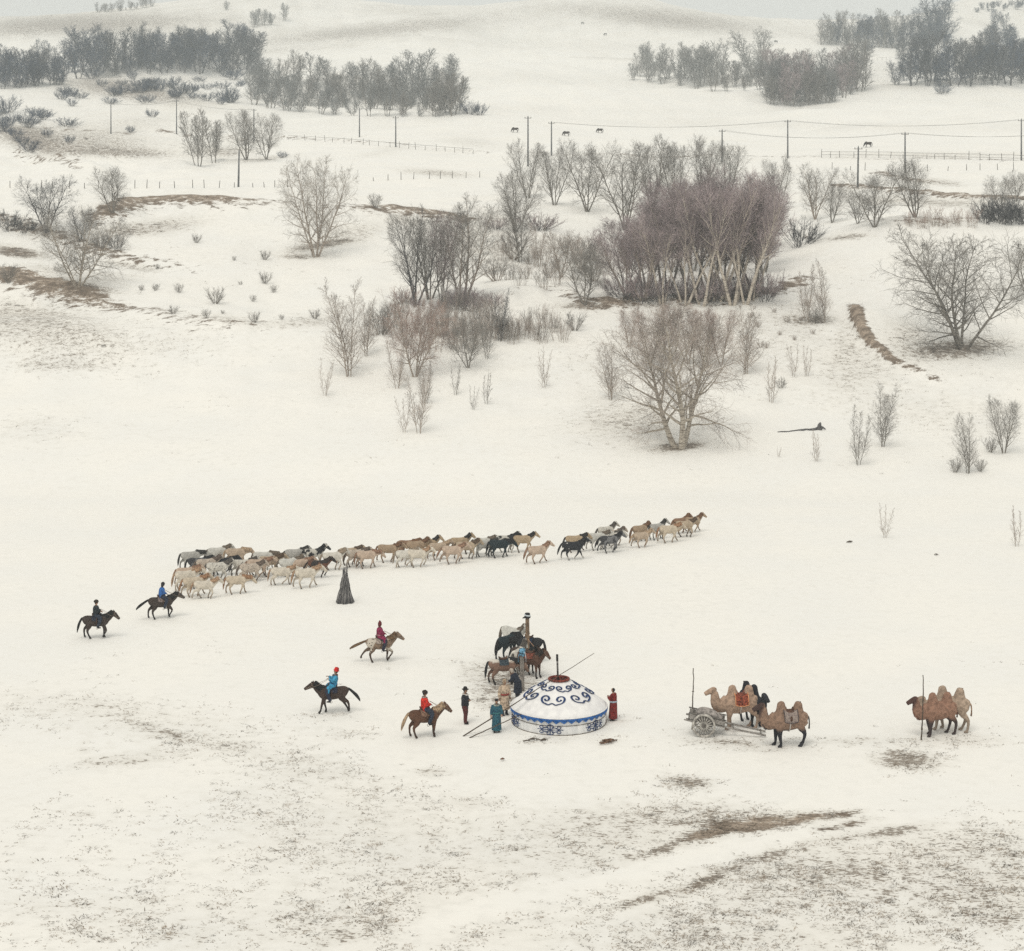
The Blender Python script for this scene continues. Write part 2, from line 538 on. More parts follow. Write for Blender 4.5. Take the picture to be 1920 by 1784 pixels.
# dead-grass and bare-soil patches, anchored where the photo shows them: col,row,half width,half height,tilt deg,grass,soil
PATCH = [
    (230, 1345, 330, 55, 6, .42, 0), (215, 1330, 70, 14, 10, .5, .1), (300, 1372, 70, 11, 14, .6, .35), (330, 1388, 45, 8, 8, .5, .35), (160, 1407, 22, 7, 0, .6, .45),
    (230, 1426, 130, 16, -6, .55, .1), (430, 1402, 60, 10, 6, .55, .35), (560, 1432, 130, 30, 8, .42, .05), (600, 1450, 90, 22, 4, .45, .1), (645, 1378, 60, 14, 0, .42, .1),
    (700, 1560, 330, 95, 6, .40, .03), (640, 1500, 160, 40, 0, .35, 0), (900, 1640, 240, 70, -6, .40, .03), (660, 1730, 330, 60, 0, .46, .05), (240, 1720, 260, 60, 4, .38, 0),
    (170, 1700, 60, 6, 10, .5, .1), (280, 1722, 90, 6, 12, .5, .15), (380, 1755, 60, 7, 4, .5, .25), (310, 1755, 40, 10, -20, .5, .1), (640, 1755, 60, 14, -8, .6, .2),
    (720, 1740, 90, 8, -10, .5, .3), (810, 1447, 36, 9, 0, .6, .1), (890, 1505, 60, 12, 0, .45, .1), (450, 1488, 25, 6, 0, .4, .25), (165, 1526, 22, 6, 0, .6, .2), (395, 1500, 25, 5, 8, .5, .2),
    (100, 1545, 200, 60, 0, .24, 0), (60, 1700, 60, 20, 0, .4, 0),
    (1290, 1467, 60, 15, 4, .75, .05), (1700, 1426, 80, 22, 4, .8, .1), (1700, 1425, 45, 12, 0, .4, .35), (1380, 1395, 120, 14, 4, .62, 0), (1610, 1390, 110, 12, 0, .55, .1), (1480, 1388, 60, 8, 0, .4, .15),
    (1780, 1388, 130, 14, 0, .45, .05), (1290, 1375, 40, 10, 0, .3, 0),
    (1150, 1555, 210, 55, -4, .46, .05), (1130, 1540, 40, 10, 0, .5, .25), (1300, 1530, 130, 26, -4, .5, .15), (1080, 1615, 70, 15, 8, .5, .2),
    (1420, 1545, 105, 18, -6, .7, .85), (1500, 1536, 80, 11, -5, .65, .9), (1330, 1562, 55, 12, -14, .7, .75), (1575, 1528, 50, 7, -8, .65, .6), (1560, 1551, 75, 8, -9, .8, .6), (1450, 1575, 70, 8, -8, .5, .2),
    (1230, 1600, 70, 9, -22, .7, .3), (1120, 1640, 70, 12, -24, .62, .25), (1010, 1682, 70, 12, -20, .62, .15), (900, 1712, 90, 12, -12, .5, .2),
    (1210, 1685, 60, 9, -16, .62, .25), (1330, 1650, 60, 10, -22, .7, .25), (1440, 1605, 70, 12, -15, .6, .25), (1570, 1575, 60, 10, -12, .5, .1), (1680, 1558, 60, 11, -8, .62, .1),
    (1500, 1640, 200, 55, -8, .42, 0), (1720, 1650, 260, 90, 0, .48, .02), (1600, 1635, 60, 14, 4, .6, .15), (1870, 1720, 60, 20, 0, .6, .15), (1860, 1680, 120, 50, 0, .5, .05), (1830, 1580, 110, 30, 0, .5, .05),
    (1540, 1690, 160, 20, -4, .45, .05), (1360, 1710, 140, 16, -3, .42, .05), (1450, 1755, 480, 45, 0, .40, 0), (1080, 1760, 160, 30, 0, .3, 0),
    (945, 1285, 66, 46, 0, .72, .45), (900, 1265, 45, 25, 0, .55, .2), (985, 1300, 45, 28, 0, .55, .45), (925, 1310, 40, 20, 0, .6, .4), (850, 1243, 60, 10, 0, .25, 0), (1165, 1352, 40, 10, 0, .4, .15), (1140, 1392, 30, 8, 0, .4, .2), (1010, 1392, 50, 6, 0, .45, .1),
    (560, 1092, 260, 9, -7, .22, 0), (900, 1052, 200, 7, -8, .2, 0), (1200, 1022, 120, 7, -12, .2, 0), (1050, 1384, 110, 7, 0, .4, .1), (700, 1250, 60, 5, -6, .25, 0), (620, 1342, 60, 5, 0, .3, 0), (300, 1168, 60, 5, -10, .22, 0), (170, 1200, 60, 5, 0, .22, 0),
    # slopes
    (1180, 790, 120, 45, 0, .42, 0), (1275, 838, 55, 9, -6, .75, .6), (1200, 690, 160, 70, 0, .22, 0), (1790, 655, 110, 22, -4, .72, .1), (1800, 652, 45, 7, 0, .5, .5), (1700, 640, 50, 40, 0, .42, 0),
    (1600, 690, 90, 70, 0, .36, 0), (1590, 640, 26, 50, 20, .4, .1), (1740, 770, 170, 45, 10, .24, 0), (1470, 620, 100, 70, 0, .3, 0), (1520, 600, 50, 10, 0, .6, .15),
    (110, 640, 230, 60, 8, .38, 0), (60, 600, 160, 35, 10, .45, .3), (110, 685, 90, 12, 0, .45, 0), (330, 640, 140, 30, 4, .28, 0), (60, 800, 100, 30, 0, .22, 0), (430, 600, 60, 10, 8, .4, .05), (560, 606, 90, 10, -4, .4, .05),
    (30, 473, 60, 11, 8, .95, .5), (130, 535, 100, 13, 8, .85, .3), (150, 540, 50, 6, 4, .5, .7), (90, 505, 80, 14, 0, .5, 0), (200, 520, 60, 15, 0, .5, 0), (250, 500, 60, 8, 10, .6, .1), (240, 432, 80, 12, -4, .7, .2),
    (300, 425, 90, 16, -6, .62, .1), (60, 430, 80, 16, 14, .7, .1), (610, 458, 80, 9, -10, .85, .2), (560, 482, 40, 6, 0, .7, .2), (650, 440, 70, 20, -8, .55, 0), (400, 480, 130, 20, 0, .2, 0), (330, 530, 60, 10, 0, .25, 0),
    (880, 450, 60, 40, 0, .5, .05), (960, 470, 80, 40, 0, .4, 0), (930, 410, 50, 14, 10, .5, .35), (760, 410, 40, 12, 8, .5, .3), (1100, 575, 50, 7, 0, .7, .35), (1250, 572, 160, 6, 0, .55, .4), (1590, 445, 50, 7, -6, .7, .15), (1515, 445, 20, 6, 20, .6, .5),
    (1750, 380, 160, 10, 3, .6, .3), (1760, 342, 60, 8, 6, .6, .4), (1850, 372, 80, 10, 2, .5, .3), (1750, 415, 80, 6, 0, .6, .3),
    (140, 260, 190, 30, 3, .62, .05), (210, 285, 130, 12, 3, .75, .1), (60, 262, 70, 24, 20, .8, .3), (250, 230, 110, 14, 0, .5, 0), (180, 215, 100, 14, 0, .4, 0), (420, 285, 70, 16, 0, .62, .05), (500, 298, 60, 6, -6, .6, .1),
    (820, 325, 90, 9, 4, .6, 0), (700, 290, 60, 10, -14, .35, 0), (880, 268, 60, 9, 4, .45, 0), (240, 168, 170, 26, 8, .75, .1), (1660, 157, 60, 12, 6, .5, .1), (1750, 292, 220, 9, 0, .5, .02), (700, 240, 200, 8, 4, .25, 0),
    (150, 46, 260, 22, -2, .74, 0), (60, 58, 60, 4, -6, .7, .1), (300, 66, 160, 12, 4, .5, 0), (700, 58, 280, 15, -6, .66, 0), (820, 20, 200, 10, 0, .5, 0), (1250, 36, 200, 20, 6, .7, 0), (1000, 30, 160, 14, -4, .5, 0), (1100, 85, 260, 10, 2, .42, 0), (1480, 60, 160, 12, 4, .5, 0), (560, 92, 120, 8, -4, .55, 0), (1050, 150, 300, 12, 2, .36, 0), (1750, 130, 160, 14, 0, .45, 0), (1000, 205, 400, 8, 1, .36, 0), (1500, 235, 400, 10, 1, .4, 0), (1130, 109, 120, 1.5, 2, .5, .2), (810, 27, 30, 2, -2, .6, .3),
]
def fields(x, y, z):
    """grass density and bare soil at ground points"""
    d = np.maximum(y, 20)
    px = 960 + F * x / d
    row = HOR + F * (H - z) / d
    g = 0.05 + 0.15 * sstep(1440, 1620, row) + 0.14 * sstep(330, 230, row) + 0.24 * sstep(140, 40, row) + 0.05 * sstep(960, 700, row) * (row > 330)
    g = g + 0.05 * wav(W_M, x * 1.5, y * 1.5)
    s = np.zeros_like(g)
    for cx, cy, rx, ry, an, gg, so in PATCH:
        if cx > 1100 and cy > 1500:
            gg = min(1.0, gg * (1.30 if abs(an) > 7 else 1.14))
            so = min(1.0, so * 1.35)
        elif 560 < cy < 880:
            gg = min(1.0, gg + .14)
        c_, s_ = math.cos(R(an)), math.sin(R(an))
        dx, dy = px - cx, row - cy
        q = ((dx * c_ + dy * s_) / rx) ** 2 + ((-dx * s_ + dy * c_) / ry) ** 2
        k = np.exp(-0.9 * q ** 1.3)
        g = np.maximum(g, g * (1 - k) + gg * k)
        if so:
            s = np.maximum(s, so * k)
    # the clean wheel track between the two dark strips
    t = np.clip((px - 780) / (1560 - 780), 0, 1)
    rl = 1745 - 175 * t ** 0.85 - 20 * t
    k = np.exp(-((row - rl) / (27 - 15 * t)) ** 2) * sstep(700, 860, px) * (1 - sstep(1480, 1640, px))
    g = g * (1 - 0.93 * k)
    s = s * (1 - 0.93 * k)
    return np.clip(g, 0, 1), s

def make_ground():
    us = list(np.arange(-0.31, 0.3101, 0.00155))
    e = 0.31
    st = 0.00155
    side = []
    while e < 0.85:
        st *= 1.13
        e += st
        side.append(e)
    us = np.array([-v for v in side[::-1]] + us + side)
    ds = [22.0]
    while ds[-1] < 2300:
        d = ds[-1]
        if d < 60: st = d * 0.02
        elif d < 160: st = d * 0.0055
        elif d < 175: st = 0.8
        elif d < 330: st = 0.55
        elif d < 480: st = 1.4
        elif d < 1300: st = d * 0.008
        elif d < 1450: st = d * 0.004
        else: st = d * 0.03
        ds.append(d + st)
    ds = np.array(ds)
    U, D = np.meshgrid(us, ds)
    X, Y = (U * D).ravel(), D.ravel()
    dz, soil = bank_fields(X, Y)
    Z = base_terrain(X, Y) + dz
    g, s2 = fields(X, Y, Z)
    soil = np.maximum(soil, s2)
    nr, nc = U.shape
    me = bpy.data.meshes.new('snowy_ground')
    me.vertices.add(len(X))
    me.vertices.foreach_set('co', np.stack([X, Y, Z], 1).astype(np.float32).ravel())
    idx = np.arange(nr * nc).reshape(nr, nc)
    q = np.stack([idx[:-1, :-1], idx[:-1, 1:], idx[1:, 1:], idx[1:, :-1]], -1).reshape(-1, 4)
    me.loops.add(q.size)
    me.loops.foreach_set('vertex_index', q.ravel().astype(np.int32))
    me.polygons.add(len(q))
    me.polygons.foreach_set('loop_start', np.arange(0, q.size, 4, dtype=np.int32))
    me.polygons.foreach_set('use_smooth', np.ones(len(q), bool))
    me.update(calc_edges=True)
    for nm, arr in (('grass', g), ('soil', soil), ('scrub', g * sstep(168, 185, Y))):
        a = me.attributes.new(nm, 'FLOAT', 'POINT')
        a.data.foreach_set('value', arr.astype(np.float32))
    return me

def snow_material():
    m, nt, b = _mat('snow_ground', 0.75, 0.15)
    geo = N(nt, 'ShaderNodeNewGeometry')
    P = geo.outputs['Position']
    ag = N(nt, 'ShaderNodeAttribute', attribute_name='grass').outputs['Fac']
    as_ = N(nt, 'ShaderNodeAttribute', attribute_name='soil').outputs['Fac']
    n0 = noise(nt, P, 0.022, 6, 0.6)
    n1 = noise(nt, P, 0.12, 4)
    n2 = noise(nt, P, 1.3, 5, 0.6)
    mp = N(nt, 'ShaderNodeMapping')
    mp.inputs['Scale'].default_value = (0.5, 1.0, 1.0)
    mp.inputs['Rotation'].default_value = (0, 0, 0.12)
    nt.links.new(P, mp.inputs[0])
    n3 = noise(nt, mp.outputs[0], 7.0, 4, 0.66)
    n4 = noise(nt, P, 17.0, 3, 0.6)
    snow = mixc(nt, ramp(nt, n1, 0.3, 0.7), (0.88, 0.865, 0.825), (0.85, 0.845, 0.82))
    snow = mixc(nt, ramp(nt, n2, 0.45, 0.75), snow, (0.825, 0.815, 0.78))
    # thin snow over straw
    thin = ramp(nt, mathn(nt, 'ADD', mathn(nt, 'MULTIPLY', ag, 0.6), mathn(nt, 'ADD', mathn(nt, 'MULTIPLY', n2, 0.4), mathn(nt, 'MULTIPLY', n0, 0.4))), 0.46, 0.95)
    snow = mixc(nt, mathn(nt, 'MULTIPLY', thin, 0.5), snow, (0.50, 0.47, 0.41))
    # stubble specks
    nn = mathn(nt, 'ADD', mathn(nt, 'MULTIPLY', n3, 0.62), mathn(nt, 'MULTIPLY', n2, 0.38))
    th = ramp(nt, ag, 0.06, 0.8, 0.70, 0.43, False)
    sp = ramp(nt, mathn(nt, 'SUBTRACT', nn, th), 0.0, 0.05)
    dark = mixc(nt, ramp(nt, n4, 0.35, 0.65), (0.31, 0.255, 0.205), (0.115, 0.097, 0.08))
    c = mixc(nt, mathn(nt, 'MULTIPLY', sp, 0.85), snow, dark)
    # coarser bare tussocks on the slopes and the stony rise
    ac = N(nt, 'ShaderNodeAttribute', attribute_name='scrub').outputs['Fac']
    n6 = noise(nt, mp.outputs[0], 0.95, 4, 0.7)
    th2 = ramp(nt, ac, 0.22, 0.9, 0.74, 0.46, False)
    sp2 = ramp(nt, mathn(nt, 'SUBTRACT', n6, th2), 0.0, 0.06)
    c = mixc(nt, mathn(nt, 'MULTIPLY', sp2, 0.72), c, mixc(nt, ramp(nt, n2, 0.4, 0.6), (0.24, 0.205, 0.17), (0.10, 0.092, 0.084)))
    # bare sandy soil on the banks
    mp2 = N(nt, 'ShaderNodeMapping')
    mp2.inputs['Scale'].default_value = (0.55, 0.9, 1.2)
    mp2.inputs['Rotation'].default_value = (0, 0, -0.1)
    nt.links.new(P, mp2.inputs[0])
    n5 = noise(nt, mp2.outputs[0], 1.1, 5, 0.65)
    so = mathn(nt, 'ADD', as_, mathn(nt, 'MULTIPLY', mathn(nt, 'SUBTRACT', mathn(nt, 'ADD', mathn(nt, 'MULTIPLY', n5, 0.7), mathn(nt, 'MULTIPLY', n3, 0.3)), 0.5), 3.6))
    so = ramp(nt, so, 0.44, 0.78)
    so = mathn(nt, 'MULTIPLY', so, ramp(nt, as_, 0.06, 0.2))
    earth = mixc(nt, ramp(nt, n5, 0.38, 0.62), (0.42, 0.345, 0.275), (0.20, 0.16, 0.125))
    earth = mixc(nt, ramp(nt, n3, 0.5, 0.66), earth, (0.10, 0.082, 0.068))
    c = mixc(nt, so, c, earth)
    nt.links.new(c, b.inputs['Base Color'])
    bp = N(nt, 'ShaderNodeBump')
    bp.inputs['Strength'].default_value = 0.35
    bp.inputs['Distance'].default_value = 0.12
    h = mathn(nt, 'ADD', mathn(nt, 'MULTIPLY', n2, 1.0), mathn(nt, 'MULTIPLY', n3, 0.5))
    nt.links.new(h, bp.inputs['Height'])
    nt.links.new(bp.outputs[0], b.inputs['Normal'])
    return m

ground_obj = link('ground', make_ground(), snow_material())
tag(ground_obj, 'rolling snow covered grassland rising to bare white hills', 'ground', kind='structure')

def make_grass():
    """dead grass sticking through the snow: tufts of bent blades, denser where the photo shows stubble"""
    rs = np.random.RandomState(3)
    V, Fc = [], []
    def scatter(n, r0, r1, hs):
        px = rs.uniform(-40, 1960, n)
        row = rs.uniform(r0, r1, n)
        # sample evenly in the picture, i.e. more per square metre close by
        lo = F * H
        d = lo / (row - HOR) if r0 > 900 else None
        if d is None:
            d = np.interp(row, ROWTAB[::-1], DTAB[::-1])
        x = (px - 960) / F * d
        z = terrain(x, d)
        g, s = fields(x, d, z)
        cl = 0.42 + 0.45 * wav(W_S, x * 3.1, d * 3.1) + 0.40 * wav(W_S, x * 0.9, d * 0.9) + 0.25 * wav(W_M, x * 1.3, d * 1.3)
        keep = rs.uniform(0, 1, n) < np.clip((g - 0.10) * 1.15, 0.004, 1) * np.clip(cl, 0.02, 1.8)
        x, d, z = x[keep], d[keep], z[keep]
        for i in range(len(x)):
            k = rs.randint(2, 6)
            hh = hs * rs.uniform(0.5, 1.5)
            for _ in range(k):
                a = rs.choice([0.1, 3.2]) + rs.normal(0, 0.6)
                ln = hh * rs.uniform(0.6, 1.2)
                lean = rs.uniform(0.5, 3.2)
                ox, oy = rs.normal(0, 0.16), rs.normal(0, 0.10)
                wd = rs.uniform(0.009, 0.019)
                ca, sa = math.cos(a), math.sin(a)
                b0 = len(V)
                bx, by, bz = x[i] + ox, d[i] + oy, z[i] - 0.02
                mx_, my_ = bx + ca * ln * lean * 0.4, by + sa * ln * lean * 0.4
                tx, ty = bx + ca * ln * lean, by + sa * ln * lean
                V.extend([(bx - sa * wd, by + ca * wd, bz), (bx + sa * wd, by - ca * wd, bz),
                          (mx_ + sa * wd * .7, my_ - ca * wd * .7, bz + ln * 0.62), (mx_ - sa * wd * .7, my_ + ca * wd * .7, bz + ln * 0.62),
                          (tx, ty, bz + ln * rs.uniform(0.35, 0.8))])
                Fc.extend([(b0, b0 + 1, b0 + 2, b0 + 3), (b0 + 3, b0 + 2, b0 + 4)])
    scatter(80000, 1200, 1800, 0.09)
    scatter(40000, 560, 905, 0.17)
    scatter(16000, 385, 560, 0.3)
    me = bpy.data.meshes.new('dry_grass')
    me.from_pydata(V, [], Fc)
    return me
_dt = np.linspace(163, 330, 300)
_rt = HOR + F * (H - base_terrain((700 - 960) / F * _dt, _dt)) / _dt
ROWTAB = np.maximum.accumulate(_rt[::-1])[::-1]
DTAB = _dt
grass = link('dry_grass', make_grass(), plain('dead_grass', (0.30, 0.245, 0.19), 0.3, 1.7, col2=(0.10, 0.085, 0.07)))
tag(grass, 'short dead grass blades poking through the thin snow', 'grass', kind='stuff')
# ------------------------------------------------------------------ bare winter trees
def bark_mat(name, pale, dark, bands=True):
    m, nt, b = _mat(name, 0.85, 0.1)
    tc = N(nt, 'ShaderNodeTexCoord')
    mp = N(nt, 'ShaderNodeMapping')
    mp.inputs['Scale'].default_value = (1.2, 1.2, 6.0) if bands else (4, 4, 1.0)
    nt.links.new(tc.outputs['Object'], mp.inputs[0])
    f = ramp(nt, noise(nt, mp.outputs[0], 2.2, 4, 0.65), 0.45, 0.62)
    nt.links.new(mixc(nt, f, pale, dark), b.inputs['Base Color'])
    MATS[name] = m
    return m
BARK_W = bark_mat('birch_bark', (0.52, 0.47, 0.40), (0.20, 0.17, 0.14))
BARK_W2 = bark_mat('white_birch_bark', (0.66, 0.60, 0.52), (0.36, 0.31, 0.26))
BARK_G = bark_mat('grey_bark', (0.30, 0.28, 0.25), (0.11, 0.10, 0.09))
BARK_D = bark_mat('dark_bark', (0.15, 0.145, 0.145), (0.06, 0.058, 0.06), False)
BARK_T = bark_mat('tan_bark', (0.45, 0.39, 0.335), (0.22, 0.185, 0.155))
TW_G = plain('twigs_grey', (0.29, 0.275, 0.255), 0.25, 0.6)
TW_D = plain('twigs_dark', (0.11, 0.112, 0.118), 0.25, 0.6)
TW_P = plain('twigs_purple', (0.43, 0.36, 0.365), 0.25, 0.5)
TW_T = plain('twigs_tan', (0.43, 0.375, 0.335), 0.25, 0.6)
TW_R = plain('twigs_red', (0.42, 0.32, 0.28), 0.25, 0.6)
TW_S = plain('twigs_slate', (0.05, 0.074, 0.12), 0.25, 0.3)
TW_F2 = plain('twigs_pale', (0.48, 0.45, 0.41), 0.2, 0.4)
TW_M = plain('twigs_misty', (0.25, 0.26, 0.26), 0.25, 0.3)
TW_F = plain('twigs_frosted', (0.34, 0.34, 0.325), 0.25, 0.3)

class Twigs:
    """many thin tapered tubes in one mesh, built quickly"""
    def __init__(self):
        self.v, self.f = [], []
    def add(self, pts, r0, r1, n):
        k = len(pts)
        b = len(self.v)
        for i in range(k):
            p = pts[i]
            q = pts[min(i + 1, k - 1)] - pts[max(i - 1, 0)]
            s = q.cross(Vector((0.31, 0.87, 0.38)))
            if s.length < 1e-5:
                s = Vector((1, 0, 0))
            s.normalize()
            u = q.cross(s)
            u.normalize()
            r_ = r0 + (r1 - r0) * i / (k - 1)
            for j in range(n):
                a = 6.28318 * j / n
                w_ = p + s * (r_ * math.cos(a)) + u * (r_ * math.sin(a))
                self.v.append((w_.x, w_.y, w_.z))
        for i in range(k - 1):
            for j in range(n):
                j2 = (j + 1) % n
                self.f.append((b + i * n + j, b + i * n + j2, b + (i + 1) * n + j2, b + (i + 1) * n + j))
    def mesh(self, name):
        me = bpy.data.meshes.new(name)
        me.from_pydata(self.v, [], self.f)
        me.polygons.foreach_set('use_smooth', [True] * len(me.polygons))
        return me

def walk(rg, p, d, length, n, wob, up):
    """a wandering branch: n points from p along d, bending towards up"""
    pts = [p.copy()]
    d = d.copy()
    st = length / (n - 1)
    for _ in range(n - 1):
        d = d + Vector((rg.gauss(0, wob), rg.gauss(0, wob), rg.gauss(0, wob) + up))
        d.normalize()
        p = p + d * st
        pts.append(p.copy())
    return pts

def at_path(pts, t):
    k = t * (len(pts) - 1)
    i = min(int(k), len(pts) - 2)
    return pts[i].lerp(pts[i + 1], k - i), (pts[i + 1] - pts[i]).normalized()

def off_dir(rg, ax, ang, az):
    s = ax.cross(Vector((0.2, 0.9, 0.35)))
    s.normalize()
    u = ax.cross(s)
    return (ax * math.cos(ang) + (s * math.cos(az) + u * math.sin(az)) * math.sin(ang)).normalized()

def tree_proto(seed, h=10.0, stems=1, lean=8, cb=0.3, n1=16, l1=0.4, a1=48, up1=0.06, n2=7, l2=0.45, n3=4, l3=0.5,
               r0=0.13, rt=0.013, shape='oval', wob=0.09, droop=0.0, straight=0.0, base_r=0.15):
    rg = random.Random(seed)
    tr, cr = Twigs(), Twigs()
    gold = 2.39996
    for s_ in range(stems):
        az = 6.283 * s_ / max(stems, 1) + rg.uniform(-.5, .5)
        le = R(lean) * rg.uniform(0.55, 1.25) if stems > 1 else R(lean) * rg.uniform(0, 1)
        d0 = Vector((math.sin(le) * math.cos(az), math.sin(le) * math.sin(az), math.cos(le)))
        hl = h * (rg.uniform(0.8, 1.0) if s_ else 1.0)
        rr = r0 * (rg.uniform(0.7, 1.0) if s_ else 1.0)
        p0 = Vector((math.cos(az), math.sin(az), 0)) * (base_r if stems > 1 else 0)
        p0.z = -0.3
        st = walk(rg, p0, d0, hl + 0.3, 9, wob * 0.6, 0.02 + straight)
        tr.add(st, rr, rt * 1.6, 6)
        az1 = rg.uniform(0, 6)
        for i in range(n1):
            t = cb + (0.985 - cb) * (i + rg.uniform(0, .8)) / n1
            tt = (t - cb) / (1 - cb)
            if shape == 'oval':
                pr = 0.55 + 0.45 * math.sin(math.pi * min(1, 0.15 + tt * 0.8))
                pr *= 1 - 0.55 * tt ** 3
            elif shape == 'cone':
                pr = 1.0 - 0.72 * tt
            else:
                pr = 0.75 + 0.25 * tt
                pr *= 1 - 0.5 * tt ** 4
            p, ax = at_path(st, t)
            az1 += gold + rg.uniform(-.4, .4)
            d1 = off_dir(rg, ax, R(a1) * rg.uniform(.7, 1.2) * (1 - 0.35 * tt), az1)
            L1 = l1 * h * pr * rg.uniform(.7, 1.15)
            b1 = walk(rg, p, d1, L1, 6, wob, up1)
            rb = max(rt * 1.3, rr * (1 - t) * 0.55 + rt)
            tr.add(b1, rb, rt, 4)
            az2 = rg.uniform(0, 6)
            for j in range(n2):
                t2 = 0.18 + 0.8 * (j + rg.random()) / n2
                p2, ax2 = at_path(b1, min(t2, .99))
                az2 += gold
                d2 = off_dir(rg, ax2, R(rg.uniform(28, 58)), az2)
                L2 = L1 * l2 * (1.1 - 0.5 * t2) * rg.uniform(.6, 1.2)
                b2 = walk(rg, p2, d2, L2, 4, wob * 1.3, up1 * 0.8 - droop)
                cr.add(b2, rt * 1.1, rt * 0.7, 3)
                for k in range(n3):
                    t3 = 0.2 + 0.78 * (k + rg.random()) / n3
                    p3, ax3 = at_path(b2, min(t3, .99))
                    d3 = off_dir(rg, ax3, R(rg.uniform(25, 60)), rg.uniform(0, 6.28))
                    b3 = walk(rg, p3, d3, L2 * l3 * rg.uniform(.5, 1.2), 3, wob * 1.6, up1 * 0.6 - droop * 1.5)
                    cr.add(b3, rt * 0.8, rt * 0.5, 3)
    return tr.mesh('trunk'), cr.mesh('crown')

def bush_proto(seed, h=2.0, stems=26, lean=38, n2=7, n3=2, r0=0.022, rt=0.008, spread=0.25):
    rg = random.Random(seed)
    tr, cr = Twigs(), Twigs()
    for s_ in range(stems):
        az = rg.uniform(0, 6.283)
        le = R(lean) * math.sqrt(rg.random())
        d0 = Vector((math.sin(le) * math.cos(az), math.sin(le) * math.sin(az), math.cos(le)))
        p0 = Vector((math.cos(az), math.sin(az), 0)) * spread * rg.random()
        p0.z = -0.1
        st = walk(rg, p0, d0, h * rg.uniform(.65, 1.05) + .1, 6, 0.07, 0.05)
        tr.add(st, r0, rt, 4)
        for j in range(n2):
            p, ax = at_path(st, rg.uniform(.25, .98))
            b = walk(rg, p, off_dir(rg, ax, R(rg.uniform(18, 42)), rg.uniform(0, 6.28)), h * rg.uniform(.15, .4), 4, .09, .06)
            cr.add(b, rt, rt * .6, 3)
            for k in range(n3):
                p3, ax3 = at_path(b, rg.uniform(.2, .9))
                cr.add(walk(rg, p3, off_dir(rg, ax3, R(rg.uniform(20, 45)), rg.uniform(0, 6.28)), h * rg.uniform(.08, .18), 3, .1, .05), rt * .8, rt * .5, 3)
    return tr.mesh('stems'), cr.mesh('twigs')

PROTO = {}
def proto(key):
    if key in PROTO:
        return PROTO[key]
    kind, sd = key[0], key[1]
    if kind == 'multi':      # several white stems from one stool, wide crown
        me = tree_proto(100 + sd, 10, 5, 27, .16, 20, .36, 62, .03, 10, .50, 7, .62, .15, .0095, 'oval', .12, .02, .012, .18)
    elif kind == 'vee':      # two strong leaning stems
        me = tree_proto(140 + sd, 10, 3, 24, .19, 26, .44, 66, .04, 12, .50, 8, .62, .24, .0085, 'oval', .13, .03, .006, .2)
    elif kind == 'clump':    # dense purple topped birch of the thicket
        me = tree_proto(200 + sd, 10, 3, 19, .26, 18, .36, 44, .09, 11, .52, 8, .60, .14, .0105, 'broom', .10, .0, .02, .25)
    elif kind == 'whitestem':
        me = tree_proto(240 + sd, 10, 4, 24, .44, 16, .30, 40, .10, 10, .5, 6, .60, .18, .0105, 'broom', .09, .0, .02, .3)
    elif kind == 'airy':
        me = tree_proto(260 + sd, 10, 4, 19, .16, 20, .33, 44, .07, 10, .5, 7, .62, .12, .0074, 'oval', .10, .0, .02, .2)
    elif kind == 'round':
        me = tree_proto(300 + sd, 10, 4, 24, .16, 18, .40, 52, .04, 10, .50, 7, .62, .15, .0088, 'oval', .12, .0, .0, .06)
    elif kind == 'tall':
        me = tree_proto(400 + sd, 10, 3, 10, .08, 30, .33, 50, .07, 9, .46, 5, .6, .075, .0072, 'cone', .08, .0, .03, .2)
    elif kind == 'sapling':
        me = tree_proto(500 + sd, 6, 3, 8, .10, 24, .27, 38, .07, 8, .46, 4, .6, .036, .0055, 'cone', .08, .0, .03, .16)
    elif kind == 'sprig':
        me = tree_proto(540 + sd, 4, 3, 9, .10, 14, .26, 34, .07, 6, .46, 3, .5, .022, .0055, 'cone', .08, .0, .03, .1)
    elif kind == 'grove':    # far woodland tree, closely branched
        me = tree_proto(600 + sd, 10, 3, 15, .14, 20, .34, 46, .08, 7, .52, 5, .6, .12, .021, 'oval', .10, .0, .03, .5)
    elif kind == 'dense':
        me = tree_proto(640 + sd, 10, 4, 15, .06, 18, .34, 46, .08, 7, .52, 5, .6, .11, .023, 'broom', .10, .0, .03, .7)
    elif kind == 'bush':
        me = bush_proto(700 + sd, 2.0, 28, 40, 7, 3, .016, .0065)
    elif kind == 'reeds':
        me = bush_proto(740 + sd, 2.4, 22, 20, 6, 3, .014, .0065, .9)
    elif kind == 'scrub':
        me = bush_proto(780 + sd, 1.6, 32, 60, 8, 3, .016, .0075, .5)
    zs = np.zeros(len(me[0].vertices) * 3)
    me[0].vertices.foreach_get('co', zs)
    zc = np.zeros(len(me[1].vertices) * 3)
    me[1].vertices.foreach_get('co', zc)
    top = np.percentile(zc.reshape(-1, 3)[:, 2], 99.6)
    PROTO[key] = (me[0], me[1], float(top))
    return PROTO[key]

